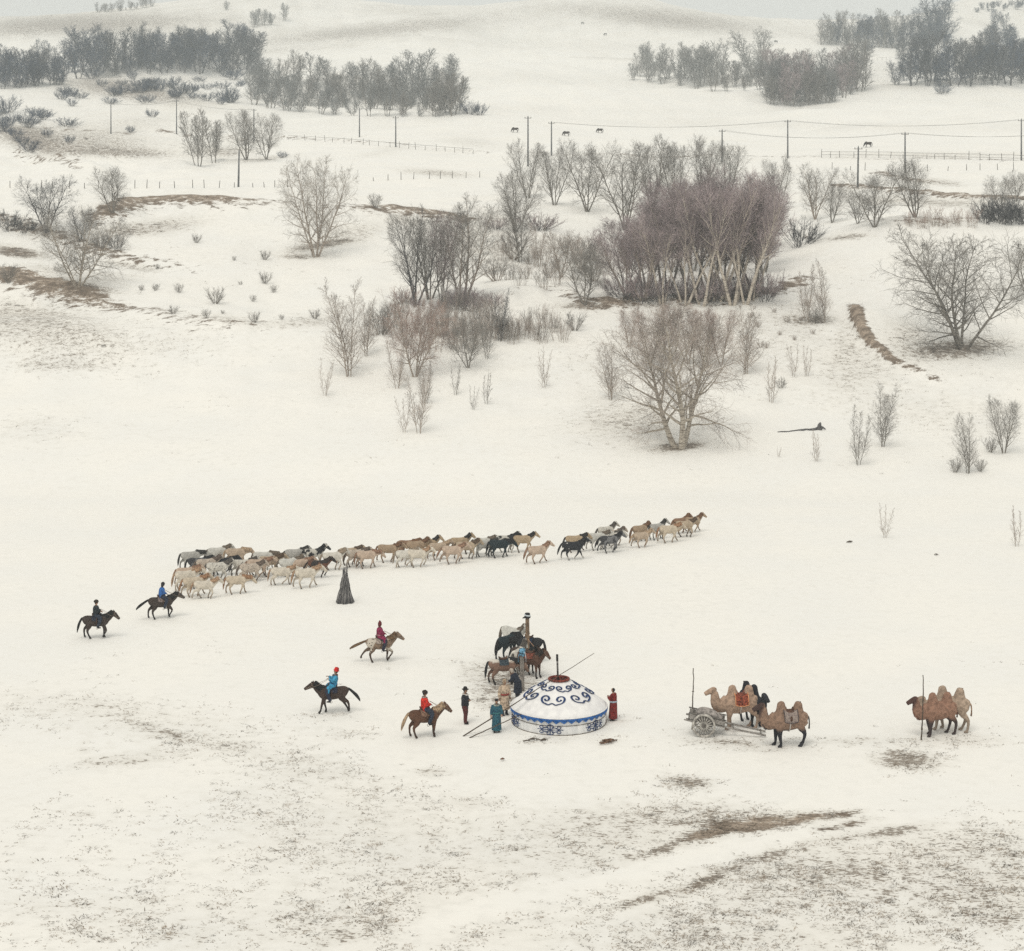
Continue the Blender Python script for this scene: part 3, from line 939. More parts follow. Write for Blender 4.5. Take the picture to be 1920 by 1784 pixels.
_trs = random.Random(77)
def plant(kind, sd, px, row, hpx, bark, twig, label, group=None, wide=1.0, name=None, cat=None, sink=0.05, lean=None):
    P, s = ground(px, row)
    tm, cm, top = proto((kind, sd))
    sc = hpx / s / top
    shrub = kind in ('bush', 'reeds', 'scrub')
    name = name or ('bush' if shrub else 'sapling' if kind in ('sapling', 'sprig') else 'bare_birch_tree')
    o = empty(name, P - Vector((0, 0, sink)), _trs.uniform(0, 6.28), 1.0, label=label, cat=cat or ('bush' if shrub else 'tree'), group=group)
    o.scale = (sc * wide, sc * wide, sc)
    if lean:
        o.rotation_euler = (R(lean[1]), R(lean[0]), 0)
    a, b = ('stems', 'twigs') if shrub else ('trunk', 'crown')
    link(a, tm, bark, o)
    link(b, cm, twig, o)
    return o

# --- trees that stand alone
plant('vee', 1, 1275, 840, 272, BARK_W, TW_T, 'largest pale birch with forked leaning trunks on the slope above the plain', wide=1.1)
plant('multi', 1, 1805, 654, 228, BARK_G, TW_G, 'wide spreading grey birch standing alone on the right hand slope', wide=1.05)
plant('multi', 2, 592, 482, 190, BARK_T, TW_F2, 'pale wispy birch rising from the bowl in front of the dune crest', wide=.72)
plant('multi', 3, 146, 538, 150, BARK_W, TW_G, 'white stemmed birch with dark ground at its foot near the sandy bank')
plant('round', 1, 88, 436, 108, BARK_D, TW_D, 'dark broad bare tree on the left ridge above the white stemmed birch')
plant('round', 2, 150, 452, 66, BARK_D, TW_D, 'small dark bare tree close behind the white stemmed birch')
plant('round', 3, 212, 399, 87, BARK_G, TW_G, 'round headed bare tree at the left end of the sandy dune crest')
plant('tall', 1, 655, 706, 185, BARK_T, TW_T, 'tall narrow wispy birch left of the pink brush')
plant('tall', 2, 687, 668, 112, BARK_T, TW_T, 'thin pale sapling just right of the tall narrow wispy birch')
plant('multi', 1, 778, 706, 150, BARK_T, TW_R, 'pinkish many stemmed birch in front of the brush thicket', wide=.75)
plant('sapling', 1, 745, 729, 92, BARK_T, TW_T, 'slim sapling at the left foot of the pinkish birch')
plant('sapling', 2, 786, 813, 122, BARK_T, TW_T, 'slim sapling standing lowest on the slope below the pinkish birch')
plant('sprig', 1, 757, 811, 72, BARK_T, TW_T, 'short thin sapling left of the lowest slim sapling')
plant('sapling', 3, 799, 757, 84, BARK_G, TW_T, 'small sapling right behind the lowest slim sapling')
plant('sprig', 2, 610, 743, 72, BARK_T, TW_T, 'lone thin sapling left of the tall narrow birch on open snow')
plant('sprig', 3, 854, 741, 62, BARK_G, TW_G, 'small crooked sapling below the brush thicket, leftmost of three')
plant('sprig', 1, 888, 769, 48, BARK_G, TW_G, 'small forked sapling below the brush thicket, middle and lowest of three')
plant('sprig', 2, 912, 758, 66, BARK_G, TW_G, 'thin upright sapling below the brush thicket, right of three')
plant('sprig', 3, 1021, 728, 78, BARK_T, TW_T, 'lone faint sapling on open snow between the brush and the largest birch')
plant('round', 1, 878, 690, 92, BARK_G, TW_G, 'low spreading bare tree at the lower edge of the brush thicket')
plant('sapling', 1, 914, 673, 86, BARK_G, TW_G, 'upright dark sapling at the lower right edge of the brush thicket')
plant('sapling', 2, 938, 640, 100, BARK_D, TW_D, 'dark thin sapling inside the brush thicket')
plant('bush', 1, 716, 627, 58, BARK_G, TW_G, 'dark fan shaped bush left of the brush thicket')
plant('round', 2, 780, 572, 186, BARK_D, TW_G, 'tall dark bare tree left of the pair above the brush thicket', wide=.75)
plant('airy', 1, 866, 566, 200, BARK_T, TW_G, 'tall full bare tree right of the pair above the brush thicket', wide=1.1)
plant('airy', 3, 806, 562, 178, BARK_G, TW_G, 'slimmer bare tree right behind the tall dark one of the pair', wide=.8)
plant('airy', 2, 828, 570, 175, BARK_G, TW_P, 'bare tree crowded between the pair above the brush thicket', wide=.6)
plant('scrub', 1, 868, 578, 48, BARK_D, TW_P, 'low dark scrub at the foot of the tall full bare tree', name='scrub')
plant('round', 3, 1097, 572, 118, BARK_G, TW_G, 'twisted low bare tree at the left edge of the purple birch thicket')
plant('tall', 1, 975, 492, 150, BARK_G, TW_G, 'slender birch with dark foot below the low mound in the middle')
plant('sapling', 3, 1010, 500, 90, BARK_T, TW_T, 'thin pale sapling right of the slender dark footed birch')
plant('round', 1, 1052, 520, 90, BARK_T, TW_T, 'pale fan of branches left above the twisted low tree')
plant('scrub', 2, 1010, 432, 34, BARK_D, TW_P, 'dense dark purple bush on the low mound in the middle', name='scrub', wide=1.6)
plant('scrub', 1, 930, 430, 26, BARK_D, TW_P, 'dark bush on the dune crest left of the low mound', name='scrub', wide=1.4)
# --- row behind the purple thicket
for i, (px, row, h, k, lab) in enumerate([
        (965, 436, 118, 'round', 'leftmost of the bare trees behind the thicket, dark and low'),
        (990, 372, 112, 'airy', 'bare tree beside the utility pole left behind the thicket'),
        (1040, 385, 118, 'airy', 'bare tree second from the pole in the row behind the thicket'),
        (1101, 397, 136, 'round', 'bare tree with thick dark foot standing clear in the snow behind the thicket'),
        (1172, 432, 166, 'round', 'bare tree with a dark nest clump at the thicket back left corner'),
        (1222, 392, 138, 'airy', 'bare tree above the thicket back, left of four'),
        (1268, 390, 136, 'airy', 'bare tree above the thicket back, second of four'),
        (1318, 388, 134, 'airy', 'bare tree above the thicket back, third of four'),
        (1362, 385, 128, 'airy', 'bare tree above the thicket back, right of four'),
        (1458, 390, 100, 'airy', 'bare tree leaning over the thicket right shoulder'),
        (1528, 412, 106, 'round', 'pale bare tree leaning out right of the purple thicket'),
        (1560, 418, 78, 'round', 'low pale bare tree beside the snow path right of the thicket')]):
    plant(k, i % 3 + 1, px, row, h, BARK_G if i != 10 else BARK_T, TW_G, lab, 'bare trees behind the purple thicket', wide=.85)
plant('scrub', 2, 1500, 462, 56, BARK_D, TW_D, 'dark round bush on the hummock right of the thicket', name='scrub')
# --- purple thicket: front birches with white stems, dark mass behind
_tk = random.Random(9)
_front = [(1374, 569, 240, 'white stemmed birch at the thicket front, tallest and rightmost of the close pair'), (1398, 567, 222, 'white stemmed birch at the thicket front, right beside the tallest one'), (1412, 560, 176, 'white stemmed birch leaning right at the thicket front corner'),
          (1318, 570, 212, 'white stemmed birch at the middle of the thicket front'), (1284, 569, 188, 'white stemmed birch left of the middle of the thicket front'), (1242, 567, 168, 'pale stemmed birch leaning left at the thicket front'),
          (1205, 562, 150, 'pale stemmed birch second from the left at the thicket front'), (1178, 558, 128, 'short pale stemmed birch at the left end of the thicket front'), (1348, 562, 238, 'white stemmed birch left of the tallest at the thicket front')]
for i, (px, row, h, lab) in enumerate(_front):
    plant('whitestem', i % 3 + 1, px, row, h, BARK_W2 if i < 6 or i == 8 else BARK_T, TW_P, lab, 'front birches of the purple thicket', wide=.92)
for i in range(21):
    px = 1165 + 280 * (i + _tk.random()) / 21
    row = 552 - 12 * _tk.random() - 40 * (i % 3)
    hh = row - float(np.interp(px, [1150, 1180, 1250, 1320, 1400, 1450, 1480], [455, 390, 338, 314, 308, 335, 415])) - _tk.uniform(0, 22)
    plant('clump', _tk.randint(1, 3), px, row, hh, BARK_G, TW_P, 'purple brown birch crowded inside the dense thicket', 'inner birches of the purple thicket', wide=1.15)
for i in range(9):
    plant('scrub', i % 2 + 1, 1165 + 34 * i + _tk.uniform(-8, 8), 566 - _tk.uniform(0, 12), _tk.uniform(36, 66), BARK_D, TW_P, 'dark underwood bush at the foot of the purple thicket', 'underwood of the purple thicket', name='scrub')
# --- behind / around the largest birch: thin birches
for px, row, h, sd, lab in [
        (1215, 690, 118, 1, 'thin pinkish birch behind the largest birch, left of the row'), (1250, 676, 112, 2, 'thin pinkish birch behind the largest birch, second of the row'),
        (1290, 682, 116, 3, 'thin pinkish birch behind the largest birch, third of the row'), (1325, 690, 120, 1, 'thin pinkish birch behind the largest birch, fourth of the row'),
        (1352, 684, 112, 2, 'thin pinkish birch behind the largest birch, right of the row'), (1180, 650, 80, 3, 'short pinkish sapling at the left end behind the largest birch'),
        (1398, 702, 138, 1, 'tall twin stemmed birch right of the largest birch'), (1145, 750, 112, 2, 'slender sapling left of the largest birch')]:
    kind = 'tall' if px in (1398, 1145) else 'airy'
    plant(kind, sd if kind == 'airy' else (sd - 1) % 2 + 1, px, row, h, BARK_T, TW_R if kind == 'airy' else TW_T, lab, wide=.8 if kind == 'airy' else 1.05)
# --- right hand saplings
for px, row, h, k, sd, tw, lab in [
        (1514, 604, 108, 'sapling', 1, TW_T, 'thin sapling in brown grass left of the gully, left of two'), (1545, 604, 118, 'sapling', 2, TW_T, 'thin sapling in brown grass left of the gully, right of two'),
        (1446, 756, 88, 'sprig', 3, TW_T, 'wispy sapling right of the largest birch on the lower slope'), (1487, 706, 64, 'sprig', 1, TW_T, 'faint sapling left of a pair above the fallen log'),
        (1513, 706, 60, 'sprig', 2, TW_T, 'faint sapling right of a pair above the fallen log'), (1531, 866, 62, 'sprig', 3, TW_T, 'tiny forked sapling right below the fallen log'),
        (1609, 872, 112, 'sapling', 3, TW_G, 'bushy sapling left of two beside the log'), (1654, 838, 122, 'tall', 1, TW_G, 'straight thin sapling right of two beside the log'),
        (1815, 888, 116, 'tall', 2, TW_G, 'upright sapling with brushy foot near the lower right slope'), (1882, 850, 112, 'airy', 3, TW_G, 'full brushy sapling near the right edge of the slope'),
        (1660, 1009, 66, 'sprig', 1, TW_T, 'lone thin sapling on the plain above the camels'), (1906, 1025, 78, 'sprig', 2, TW_T, 'lone thin sapling on the plain at the right edge'),
        (1928, 560, 110, 'round', 2, TW_G, 'bare tree cut by the right edge of the picture'), (1460, 858, 22, 'sprig', 2, TW_T, 'tiny twig left below the fallen log')]:
    plant(k, sd, px, row, h, BARK_T if tw is TW_T else BARK_G, tw, lab, wide=.85 if k == 'airy' else 1.0)
for px, row, h, lab in [(1790, 886, 30, 'low tuft left of the upright brushy sapling'), (1838, 884, 26, 'low tuft right of the upright brushy sapling'), (1858, 848, 30, 'low tuft left of the full brushy sapling'),
                        (1528, 606, 30, 'brown tuft between two saplings by the gully'), (1465, 728, 22, 'small brown tuft on the slope right of the largest birch'), (1077, 620, 38, 'dark bush alone right of the brush thicket'),
                        (405, 570, 34, 'fan shaped bush alone on snow left of the bowl'), (477, 605, 22, 'small round bush right of the fan shaped bush'), (706, 390, 29, 'round fan shaped bush on top of the dune crest'),
                        (591, 598, 20, 'small dark tuft on the ridge left of the wispy birch'), (15, 530, 38, 'dark bush on the sandy bank at the left edge'), (497, 532, 24, 'small crooked shrub in the middle of the bowl')]:
    plant('bush', (px % 2) + 1, px, row, h, BARK_G, TW_G, lab)
for px, row, h, sd, lab in [(190, 463, 28, 1, 'grey brown bush on the bank end, left of two'), (218, 466, 32, 2, 'grey brown bush on the bank end, right of two'),
                            (18, 432, 40, 2, 'dark scrub on the left ridge at the picture edge'), (50, 436, 26, 1, 'dark scrub below the broad dark tree')]:
    plant('scrub', sd, px, row, h, BARK_D, TW_G if px > 100 else TW_D, lab, name='scrub')
# brush thicket of reeds and willow shoots
_b = random.Random(4)
for i in range(26):
    px = 830 + 225 * (i + _b.random()) / 26
    row = 652 - (px - 830) * 0.10 + _b.uniform(-26, 14)
    plant('reeds', i % 2 + 1, px, row, _b.uniform(46, 78) * (1 - 0.35 * (px - 830) / 225), BARK_T, TW_T if i % 3 else TW_G, 'clump of thin shoots in the brush thicket below the bare tree pair', 'clumps of the brush thicket')
for i, (px, row) in enumerate([(705, 628), (735, 618), (760, 612), (795, 625), (820, 632), (845, 605), (900, 600), (760, 650), (800, 660)]):
    plant('reeds', i % 2 + 1, px, row, 52 + 14 * (i % 3), BARK_T, TW_R if i in (2, 3, 7, 8) else TW_G, 'thin shoots around the pinkish birch', 'shoots around the pinkish birch')
_u = random.Random(14)
for i in range(20):
    px = 930 + 205 * (i + _u.random()) / 20
    plant('reeds' if i % 3 else 'bush', i % 2 + 1, px, _u.uniform(468, 552), _u.uniform(26, 56), BARK_T, TW_T if i % 2 else TW_G, 'thin shoots on the snow between the bare tree pair and the purple thicket', 'shoots between the tree pair and the thicket', name='bush', wide=_u.uniform(.9, 1.4))
for i in range(7):
    px = 750 + 180 * (i + _u.random()) / 7
    plant('scrub', i % 2 + 1, px, _u.uniform(562, 596), _u.uniform(16, 40), BARK_G, TW_P, 'low tangled undergrowth at the foot of the bare tree pair', 'undergrowth below the bare tree pair', name='scrub', wide=_u.uniform(1.0, 1.6))
for i in range(12):
    px = 1385 + 150 * (i + _u.random()) / 12
    plant('bush', i % 2 + 1, px, _u.uniform(560, 660), _u.uniform(9, 18), BARK_T, TW_T, 'tiny tuft on the slope between the thicket and the gully', 'tufts between the thicket and the gully')
for i in range(14):
    px = 250 + 300 * (i + _u.random()) / 14
    plant('bush', i % 2 + 1, px, _u.uniform(440, 600), _u.uniform(8, 20), BARK_G, TW_G, 'tiny dark tuft on the snow of the bowl', 'tufts in the snow bowl')
# red brown and dark bushes on the right crest
for i, px in enumerate((1705, 1728, 1752, 1775, 1798, 1822)):
    plant('reeds', i % 2 + 1, px, 424 + (i % 2) * 3, 30 + 6 * (i % 3), BARK_T, TW_R, 'red brown shoots along the right hand crest', 'red brown shoots on the right crest', name='bush')
for i, px in enumerate((1848, 1866, 1884, 1902, 1922)):
    plant('scrub', i % 2 + 1, px, 418, 44 + 7 * (i % 2), BARK_D, TW_D, 'dark dense bush on the right crest at the picture edge', 'dark bushes on the right crest', name='scrub')
for i, (px, row, h, lab) in enumerate([(1640, 426, 112, 'bare tree on the crest right of the snow path, nearest the path'), (1608, 420, 62, 'low bare tree beside the path below the utility pole'),
                                       (1716, 408, 112, 'bare tree on the right crest behind the red shoots'), (1875, 395, 66, 'bare tree behind the dark bushes on the right crest'), (1905, 378, 60, 'bare tree near the right edge above the dark bushes')]):
    plant('round', i % 3 + 1, px, row, h, BARK_G, TW_G, lab)
# --- upper left meadow
for i, (px, row, h, k, lab) in enumerate([(372, 312, 108, 'grove', 'bare tree in the meadow, leftmost of the four below the road'), (402, 306, 84, 'grove', 'bare tree in the meadow, second of the four below the road'),
                                          (462, 300, 96, 'round', 'bare tree in the meadow beside a pole, third of the four'), (500, 299, 88, 'round', 'bare tree in the meadow, rightmost of the four'),
                                          ]):
    plant(k, i + 1 if k == 'grove' else i % 3 + 1, px, row, h, BARK_G, TW_G, lab, wide=.9)
for i, (px, row, h, lab) in enumerate([(285, 220, 17, 'small dark bush in the meadow above the road'), (135, 199, 15, 'small dark bush on the stony rise'), (245, 248, 14, 'low dark bush beside the road between two poles'),
                                       (14, 212, 34, 'dark bush at the left edge on the stony rise'), (48, 232, 24, 'dark bush right of the edge bush on the stony rise'), (5, 246, 28, 'low dark bush at the left edge above the stony bank'),
                                       (30, 258, 20, 'low dark bush on the stony bank'), (130, 268, 16, 'low bush below the road among stones'), (420, 190, 24, 'dark bush in front of the grove, left of two'),
                                       (432, 192, 26, 'dark bush in front of the grove, right of two'), (530, 296, 14, 'small bush right of the meadow trees'), (900, 216, 22, 'small bush at the right end of the long grove'),
                                       (880, 214, 28, 'bush second from the right end of the long grove'), (1630, 95, 16, 'dark bush below the far right grove'), (1593, 122, 14, 'small dark bush between the two right groves'),
                                       (1612, 118, 12, 'tiny bush between the two right groves'), (1768, 176, 22, 'pale bush in front of the right edge grove')]):
    plant('scrub', i % 2 + 1, px, row, h, BARK_D, TW_S, lab, name='bush')
# --- groves on the far slopes
def grove(n, poly, h0, h1, bark, twigs, label, group, kinds=('grove', 'dense'), seed=1, wide=1.0, rows=3, thick=18):
    rg = random.Random(seed)
    xs = [p[0] for p in poly]
    ys = [p[1] for p in poly]
    for i in range(n):
        t = (i + rg.random()) / n
        px = xs[0] + (xs[-1] - xs[0]) * t
        row = float(np.interp(px, xs, ys)) - thick * (i % rows) / max(1, rows - 1) * rg.uniform(.6, 1.1)
        k = kinds[rg.randrange(len(kinds))]
        plant(k, rg.randint(1, 3), px, row, rg.uniform(h0, h1) * rg.choice((.45, .65, .8, .95, 1.0, 1.08, 1.18)), bark, twigs[rg.randrange(len(twigs))], label, group, wide=wide * rg.uniform(.85, 1.35), name='woodland_tree')
grove(46, [(-20, 165), (60, 160), (150, 148), (240, 140), (330, 136), (480, 140)], 56, 74, BARK_D, [TW_S, TW_S, TW_D], 'dark slate bare tree in the long grove at upper left', 'trees of the upper left grove', seed=21, rows=3, thick=26, wide=1.15)
grove(20, [(250, 118), (340, 116), (480, 104)], 44, 58, BARK_D, [TW_S, TW_F], 'dark bare tree on the rear edge of the upper left grove', 'rear trees of the upper left grove', seed=22, rows=2, thick=6)
grove(50, [(470, 196), (520, 206), (600, 214), (700, 218), (800, 219), (862, 218)], 58, 76, BARK_G, [TW_M, TW_M, TW_G], 'misty grey tree in the long grove above the road', 'trees of the long middle grove', seed=23, rows=4, thick=46, wide=1.0)
grove(16, [(690, 196), (760, 200), (850, 214)], 36, 50, BARK_G, [TW_F], 'pale misty tree at the thinning end of the long grove', 'pale trees at the end of the long grove', seed=29, rows=2, thick=10)
_sr = random.Random(61)
for i in range(46):
    px, row = _sr.uniform(100, 470), _sr.uniform(140, 196)
    if row < 172 - (px - 100) * .06 and i % 3:
        row += 16
    plant('scrub', i % 2 + 1, px, row, _sr.uniform(9, 24), BARK_D, TW_S, 'dark shrub among snow patches on the rise under the upper left grove', 'shrubs on the rise under the upper left grove', name='shrub', wide=_sr.uniform(.9, 1.6))
for i in range(16):
    px, row = _sr.uniform(-10, 130), _sr.uniform(215, 285)
    plant('scrub', i % 2 + 1, px, row, _sr.uniform(9, 20), BARK_D, TW_S, 'dark shrub on the stony bank at the far left', 'shrubs on the stony bank at the far left', name='shrub', wide=_sr.uniform(.9, 1.6))
grove(8, [(0, 168), (60, 162), (130, 158)], 42, 56, BARK_D, [TW_S], 'dark bare tree at the near left corner of the dark grove', 'near corner trees of the dark grove', seed=25, rows=1, wide=1.2)
grove(26, [(1180, 150), (1260, 160), (1340, 172), (1440, 170)], 62, 82, BARK_G, [TW_F, TW_F, TW_G], 'frosty pale tree in the left part of the right hand grove', 'pale trees of the right hand grove', seed=26, rows=3, thick=24, wide=1.0)
grove(34, [(1438, 196), (1500, 200), (1560, 192), (1615, 170)], 66, 84, BARK_G, [TW_M, TW_P, TW_G], 'purple grey tree in the dense right hand grove', 'dense trees of the right hand grove', kinds=('dense', 'grove'), seed=27, rows=3, thick=22, wide=.95)
grove(20, [(1540, 84), (1600, 86), (1690, 92)], 52, 64, BARK_G, [TW_F, TW_G, TW_S], 'grey tree in the skyline grove left of the dark trees', 'trees of the skyline grove', seed=28, rows=2, thick=6)
grove(12, [(1690, 90), (1740, 90), (1775, 74)], 60, 78, BARK_D, [TW_S], 'tall dark tree in the skyline grove', 'tall dark trees of the skyline grove', seed=30, rows=2, thick=6, wide=1.1)
grove(30, [(1682, 160), (1760, 162), (1840, 160), (1940, 158)], 56, 80, BARK_D, [TW_S, TW_D], 'dark slate tree in the grove at the right edge', 'trees of the right edge grove', seed=31, rows=3, thick=26, wide=1.1)
grove(8, [(1850, 112), (1940, 110)], 46, 62, BARK_D, [TW_S, TW_D], 'dark tree on the slope behind the right edge grove', 'trees behind the right edge grove', seed=32, rows=2, thick=20)
grove(12, [(180, 24), (240, 20), (285, 13)], 14, 22, BARK_G, [TW_G], 'small far tree on the left skyline', 'trees on the left skyline', seed=33, rows=1)
grove(5, [(470, 52), (515, 46)], 30, 38, BARK_G, [TW_F], 'pale tree in the small stand high on the hill', 'stand high on the left hill', seed=34, rows=2, thick=4)
grove(14, [(1828, 24), (1880, 20), (1940, 16)], 11, 17, BARK_D, [TW_S], 'tiny dark tree in the wood on top of the right hill', 'wood on top of the right hill', seed=35, rows=3, thick=9, wide=1.5)
plant('grove', 1, 533, 39, 34, BARK_G, TW_F, 'pale lone tree right of the small stand on the hill')
plant('dense', 2, 424, 19, 18, BARK_G, TW_F, 'pale round tree near the top of the left hill', wide=1.2)
plant('grove', 2, 1866, 55, 38, BARK_D, TW_S, 'dark lone tree high on the right hill, taller of two')
plant('grove', 3, 1884, 58, 34, BARK_D, TW_S, 'dark lone tree high on the right hill, shorter of two')
plant('round', 2, 1765, 49, 30, BARK_D, TW_S, 'dark lone tree leaning at the end of the skyline grove')
# ------------------------------------------------------------------ horses
TRUNK = np.array([  # x, z centre, half width, half height
    [-0.76, 1.00, 0.07, 0.10], [-0.70, 1.02, 0.16, 0.20], [-0.55, 1.03, 0.235, 0.265], [-0.35, 1.00, 0.265, 0.285], [-0.05, 0.955, 0.285, 0.305],
    [0.25, 0.965, 0.265, 0.315], [0.45, 1.00, 0.225, 0.315], [0.60, 1.02, 0.17, 0.255], [0.70, 1.03, 0.09, 0.14]])
def trunk_at(x):
    return [float(np.interp(x, TRUNK[:, 0], TRUNK[:, i])) for i in (1, 2, 3)]

def rot2(v, a):
    c, s = math.cos(a), math.sin(a)
    return (v[0] * c - v[1] * s, v[0] * s + v[1] * c)

def horse_legs(pose):
    """joint chains in the x-z plane, one for each leg: left front, right front, left hind, right hind"""
    out = []
    for i, (sw, bd) in enumerate(pose['legs']):
        y = 0.155 if i % 2 == 0 else -0.155
        a, b = R(sw), R(bd)
        if i < 2:
            S = (0.45, 0.97)
            E = (0.43, 0.74)
            k = rot2((0.02, -0.32), a)
            K = (E[0] + k[0], E[1] + k[1])
            f = rot2((-0.005, -0.27), a - b)
            Fp = (K[0] + f[0], K[1] + f[1])
            h = rot2((0.045, -0.11), a - b * 1.35)
            Hf = (Fp[0] + h[0], Fp[1] + h[1])
            pts = [S, E, K, Fp, Hf]
            rad = [(0.11, 0.18), (0.092, 0.125), (0.056, 0.062), (0.043, 0.046), (0.058, 0.064)]
        else:
            S = (-0.50, 1.04)
            st = rot2((0.11, -0.29), a * 0.45)
            St = (S[0] + st[0], S[1] + st[1])
            k = rot2((-0.21, -0.26), a)
            K = (St[0] + k[0], St[1] + k[1])
            f = rot2((0.04, -0.32), a * 0.9 - b)
            Fp = (K[0] + f[0], K[1] + f[1])
            h = rot2((0.05, -0.11), a * 0.6 - b * 1.2)
            Hf = (Fp[0] + h[0], Fp[1] + h[1])
            pts = [S, St, K, Fp, Hf]
            rad = [(0.14, 0.215), (0.115, 0.165), (0.056, 0.074), (0.043, 0.048), (0.058, 0.064)]
        out.append(([(p[0], y, p[1]) for p in pts], rad))
    return out

def neck_line(pose):
    na, hd, yaw = R(pose.get('neck', 42)), R(pose.get('head', 48)), R(pose.get('yaw', 0))
    b = np.array([0.50, 0, 1.06])
    def step(p, L, a, yw):
        return p + np.array([math.cos(a) * math.cos(yw), math.cos(a) * math.sin(yw), math.sin(a)]) * L
    n1 = step(b, 0.28, na * 0.8, yaw * .3)
    n2 = step(n1, 0.29, na * 1.1, yaw * .7)
    poll = n2
    h1 = step(poll, 0.20, -hd, yaw)
    h2 = step(h1, 0.20, -hd, yaw)
    h3 = step(h2, 0.13, -hd * 0.95, yaw)
    return b, n1, n2, h1, h2, h3, yaw, hd

HORSE = {}
def horse_meshes(key):
    if key in HORSE:
        return HORSE[key]
    pose = POSES[key]
    mb = MB()
    T = crom(TRUNK, 3)
    mb.loft([(t[0], 0, t[1]) for t in T], [(t[2], t[3]) for t in T], n=14)
    legs = horse_legs(pose)
    for pts, rad in legs:
        mb.loft(pts, rad, n=10, sub=3)
        hf = np.array(pts[-1])
        mb.loft([hf + (0.0, 0, 0.02), hf + (0.02, 0, -0.045)], [0.05, 0.062], n=10)
    b, n1, n2, h1, h2, h3, yaw, hd = neck_line(pose)
    back = np.array([0.36, 0, 1.03])
    mb.loft([back, b, n1, n2], [(0.18, 0.26), (0.16, 0.26), (0.12, 0.20), (0.092, 0.145)], n=12, sub=3)
    top = n2 + np.array([-0.05 * math.cos(yaw), -0.05 * math.sin(yaw), 0.02])
    mb.loft([top, n2 * .5 + h1 * .5, h1, h2, h3], [(0.08, 0.10), (0.098, 0.135), (0.092, 0.13), (0.068, 0.09), (0.064, 0.072)], n=12, sub=3)
    side = np.array([-math.sin(yaw), math.cos(yaw), 0])
    for s in (-1, 1):
        e0 = n2 + side * 0.055 * s + np.array([0.02, 0, 0.07])
        mb.loft([e0 - (0, 0, .04), e0 + (0, 0, 0.05), e0 + np.array([0.02, 0, 0.12]) + side * 0.015 * s], [0.034, 0.03, 0.008], n=6)
    body = mb.fused('body', 0.024, 4)
    lo = min(v.co.z for v in body.vertices)
    for v in body.vertices:
        v.co.z -= lo
    # mane: overlapping locks falling on one side of the crest
    mm = MB()
    rg = random.Random(3)
    up = lambda a, c: _norm(np.cross(_norm(np.asarray(c) - np.asarray(a)), side)) * -1
    path = crom(np.array([b + (-0.10, 0, 0.0), b, n1, n2]), 7)
    rr = np.interp(np.linspace(0, 1, len(path)), [0, .25, .6, 1], [0.25, 0.25, 0.19, 0.135])
    for i in range(1, len(path)):
        t = _norm(path[i] - path[i - 1])
        u = _norm(np.cross(side, t)) * -1
        if u[2] < 0:
            u = -u
        c = path[i] + u * rr[i]
        ln = rg.uniform(.16, .24)
        for s in (1, -1) if i % 2 else (1,):
            mm.loft([c + u * 0.02, c + u * 0.015 + side * 0.07 * s, c - u * (ln * .6) + side * 0.13 * s - t * .03, c - u * ln + side * 0.14 * s - t * .05], [(0.055, 0.03), (0.06, 0.03), (0.055, 0.024), (0.025, 0.01)], n=6, ref=t)
        mm.loft([c - t * 0.05, c + u * 0.035, c + t * 0.05], [(0.03, 0.03), (0.035, 0.05), (0.03, 0.03)], n=6, ref=side)
    f0 = n2 + np.array([0.03 * math.cos(yaw), 0.03 * math.sin(yaw), 0.085])
    mm.loft([f0, f0 + (h1 - n2) * 0.35 + np.array([0, 0, 0.06]), f0 + (h1 - n2) * 0.75 + np.array([0, 0, 0.02])], [(0.04, 0.03), (0.035, 0.025), (0.012, 0.01)], n=6, ref=side)
    mane = mm.mesh('mane')
    # tail
    ta = pose.get('tail', 12)
    tm = MB()
    p0 = np.array([-0.72, 0, 1.14])
    k = math.tan(R(ta))
    tl_ = math.cos(R(ta)) ** .6
    for j, (dy, dl) in enumerate(((0, 1.0), (0.035, .93), (-0.035, .96), (0.0, .85))):
        L = 0.86 * dl * tl_ * tl_
        tm.loft([p0, p0 + (-0.07, dy * .4, 0.0), p0 + (-0.12 - 0.22 * k * tl_, dy, -0.28 * L), p0 + (-0.13 - 0.5 * k * tl_, dy * 1.5, -0.62 * L), p0 + (-0.13 - 0.72 * k * tl_, dy * 1.2, -0.98 * L)],
                [0.045, 0.055, (0.065, 0.06), (0.06, 0.06), 0.014], n=7, sub=3)
    tail = tm.mesh('tail')
    for me in (mane, tail):
        for v in me.vertices:
            v.co.z -= lo
    HORSE[key] = dict(body=body, mane=mane, tail=tail, dz=-lo, nk=(b, n1, n2, h1, h2, h3, yaw))
    return HORSE[key]

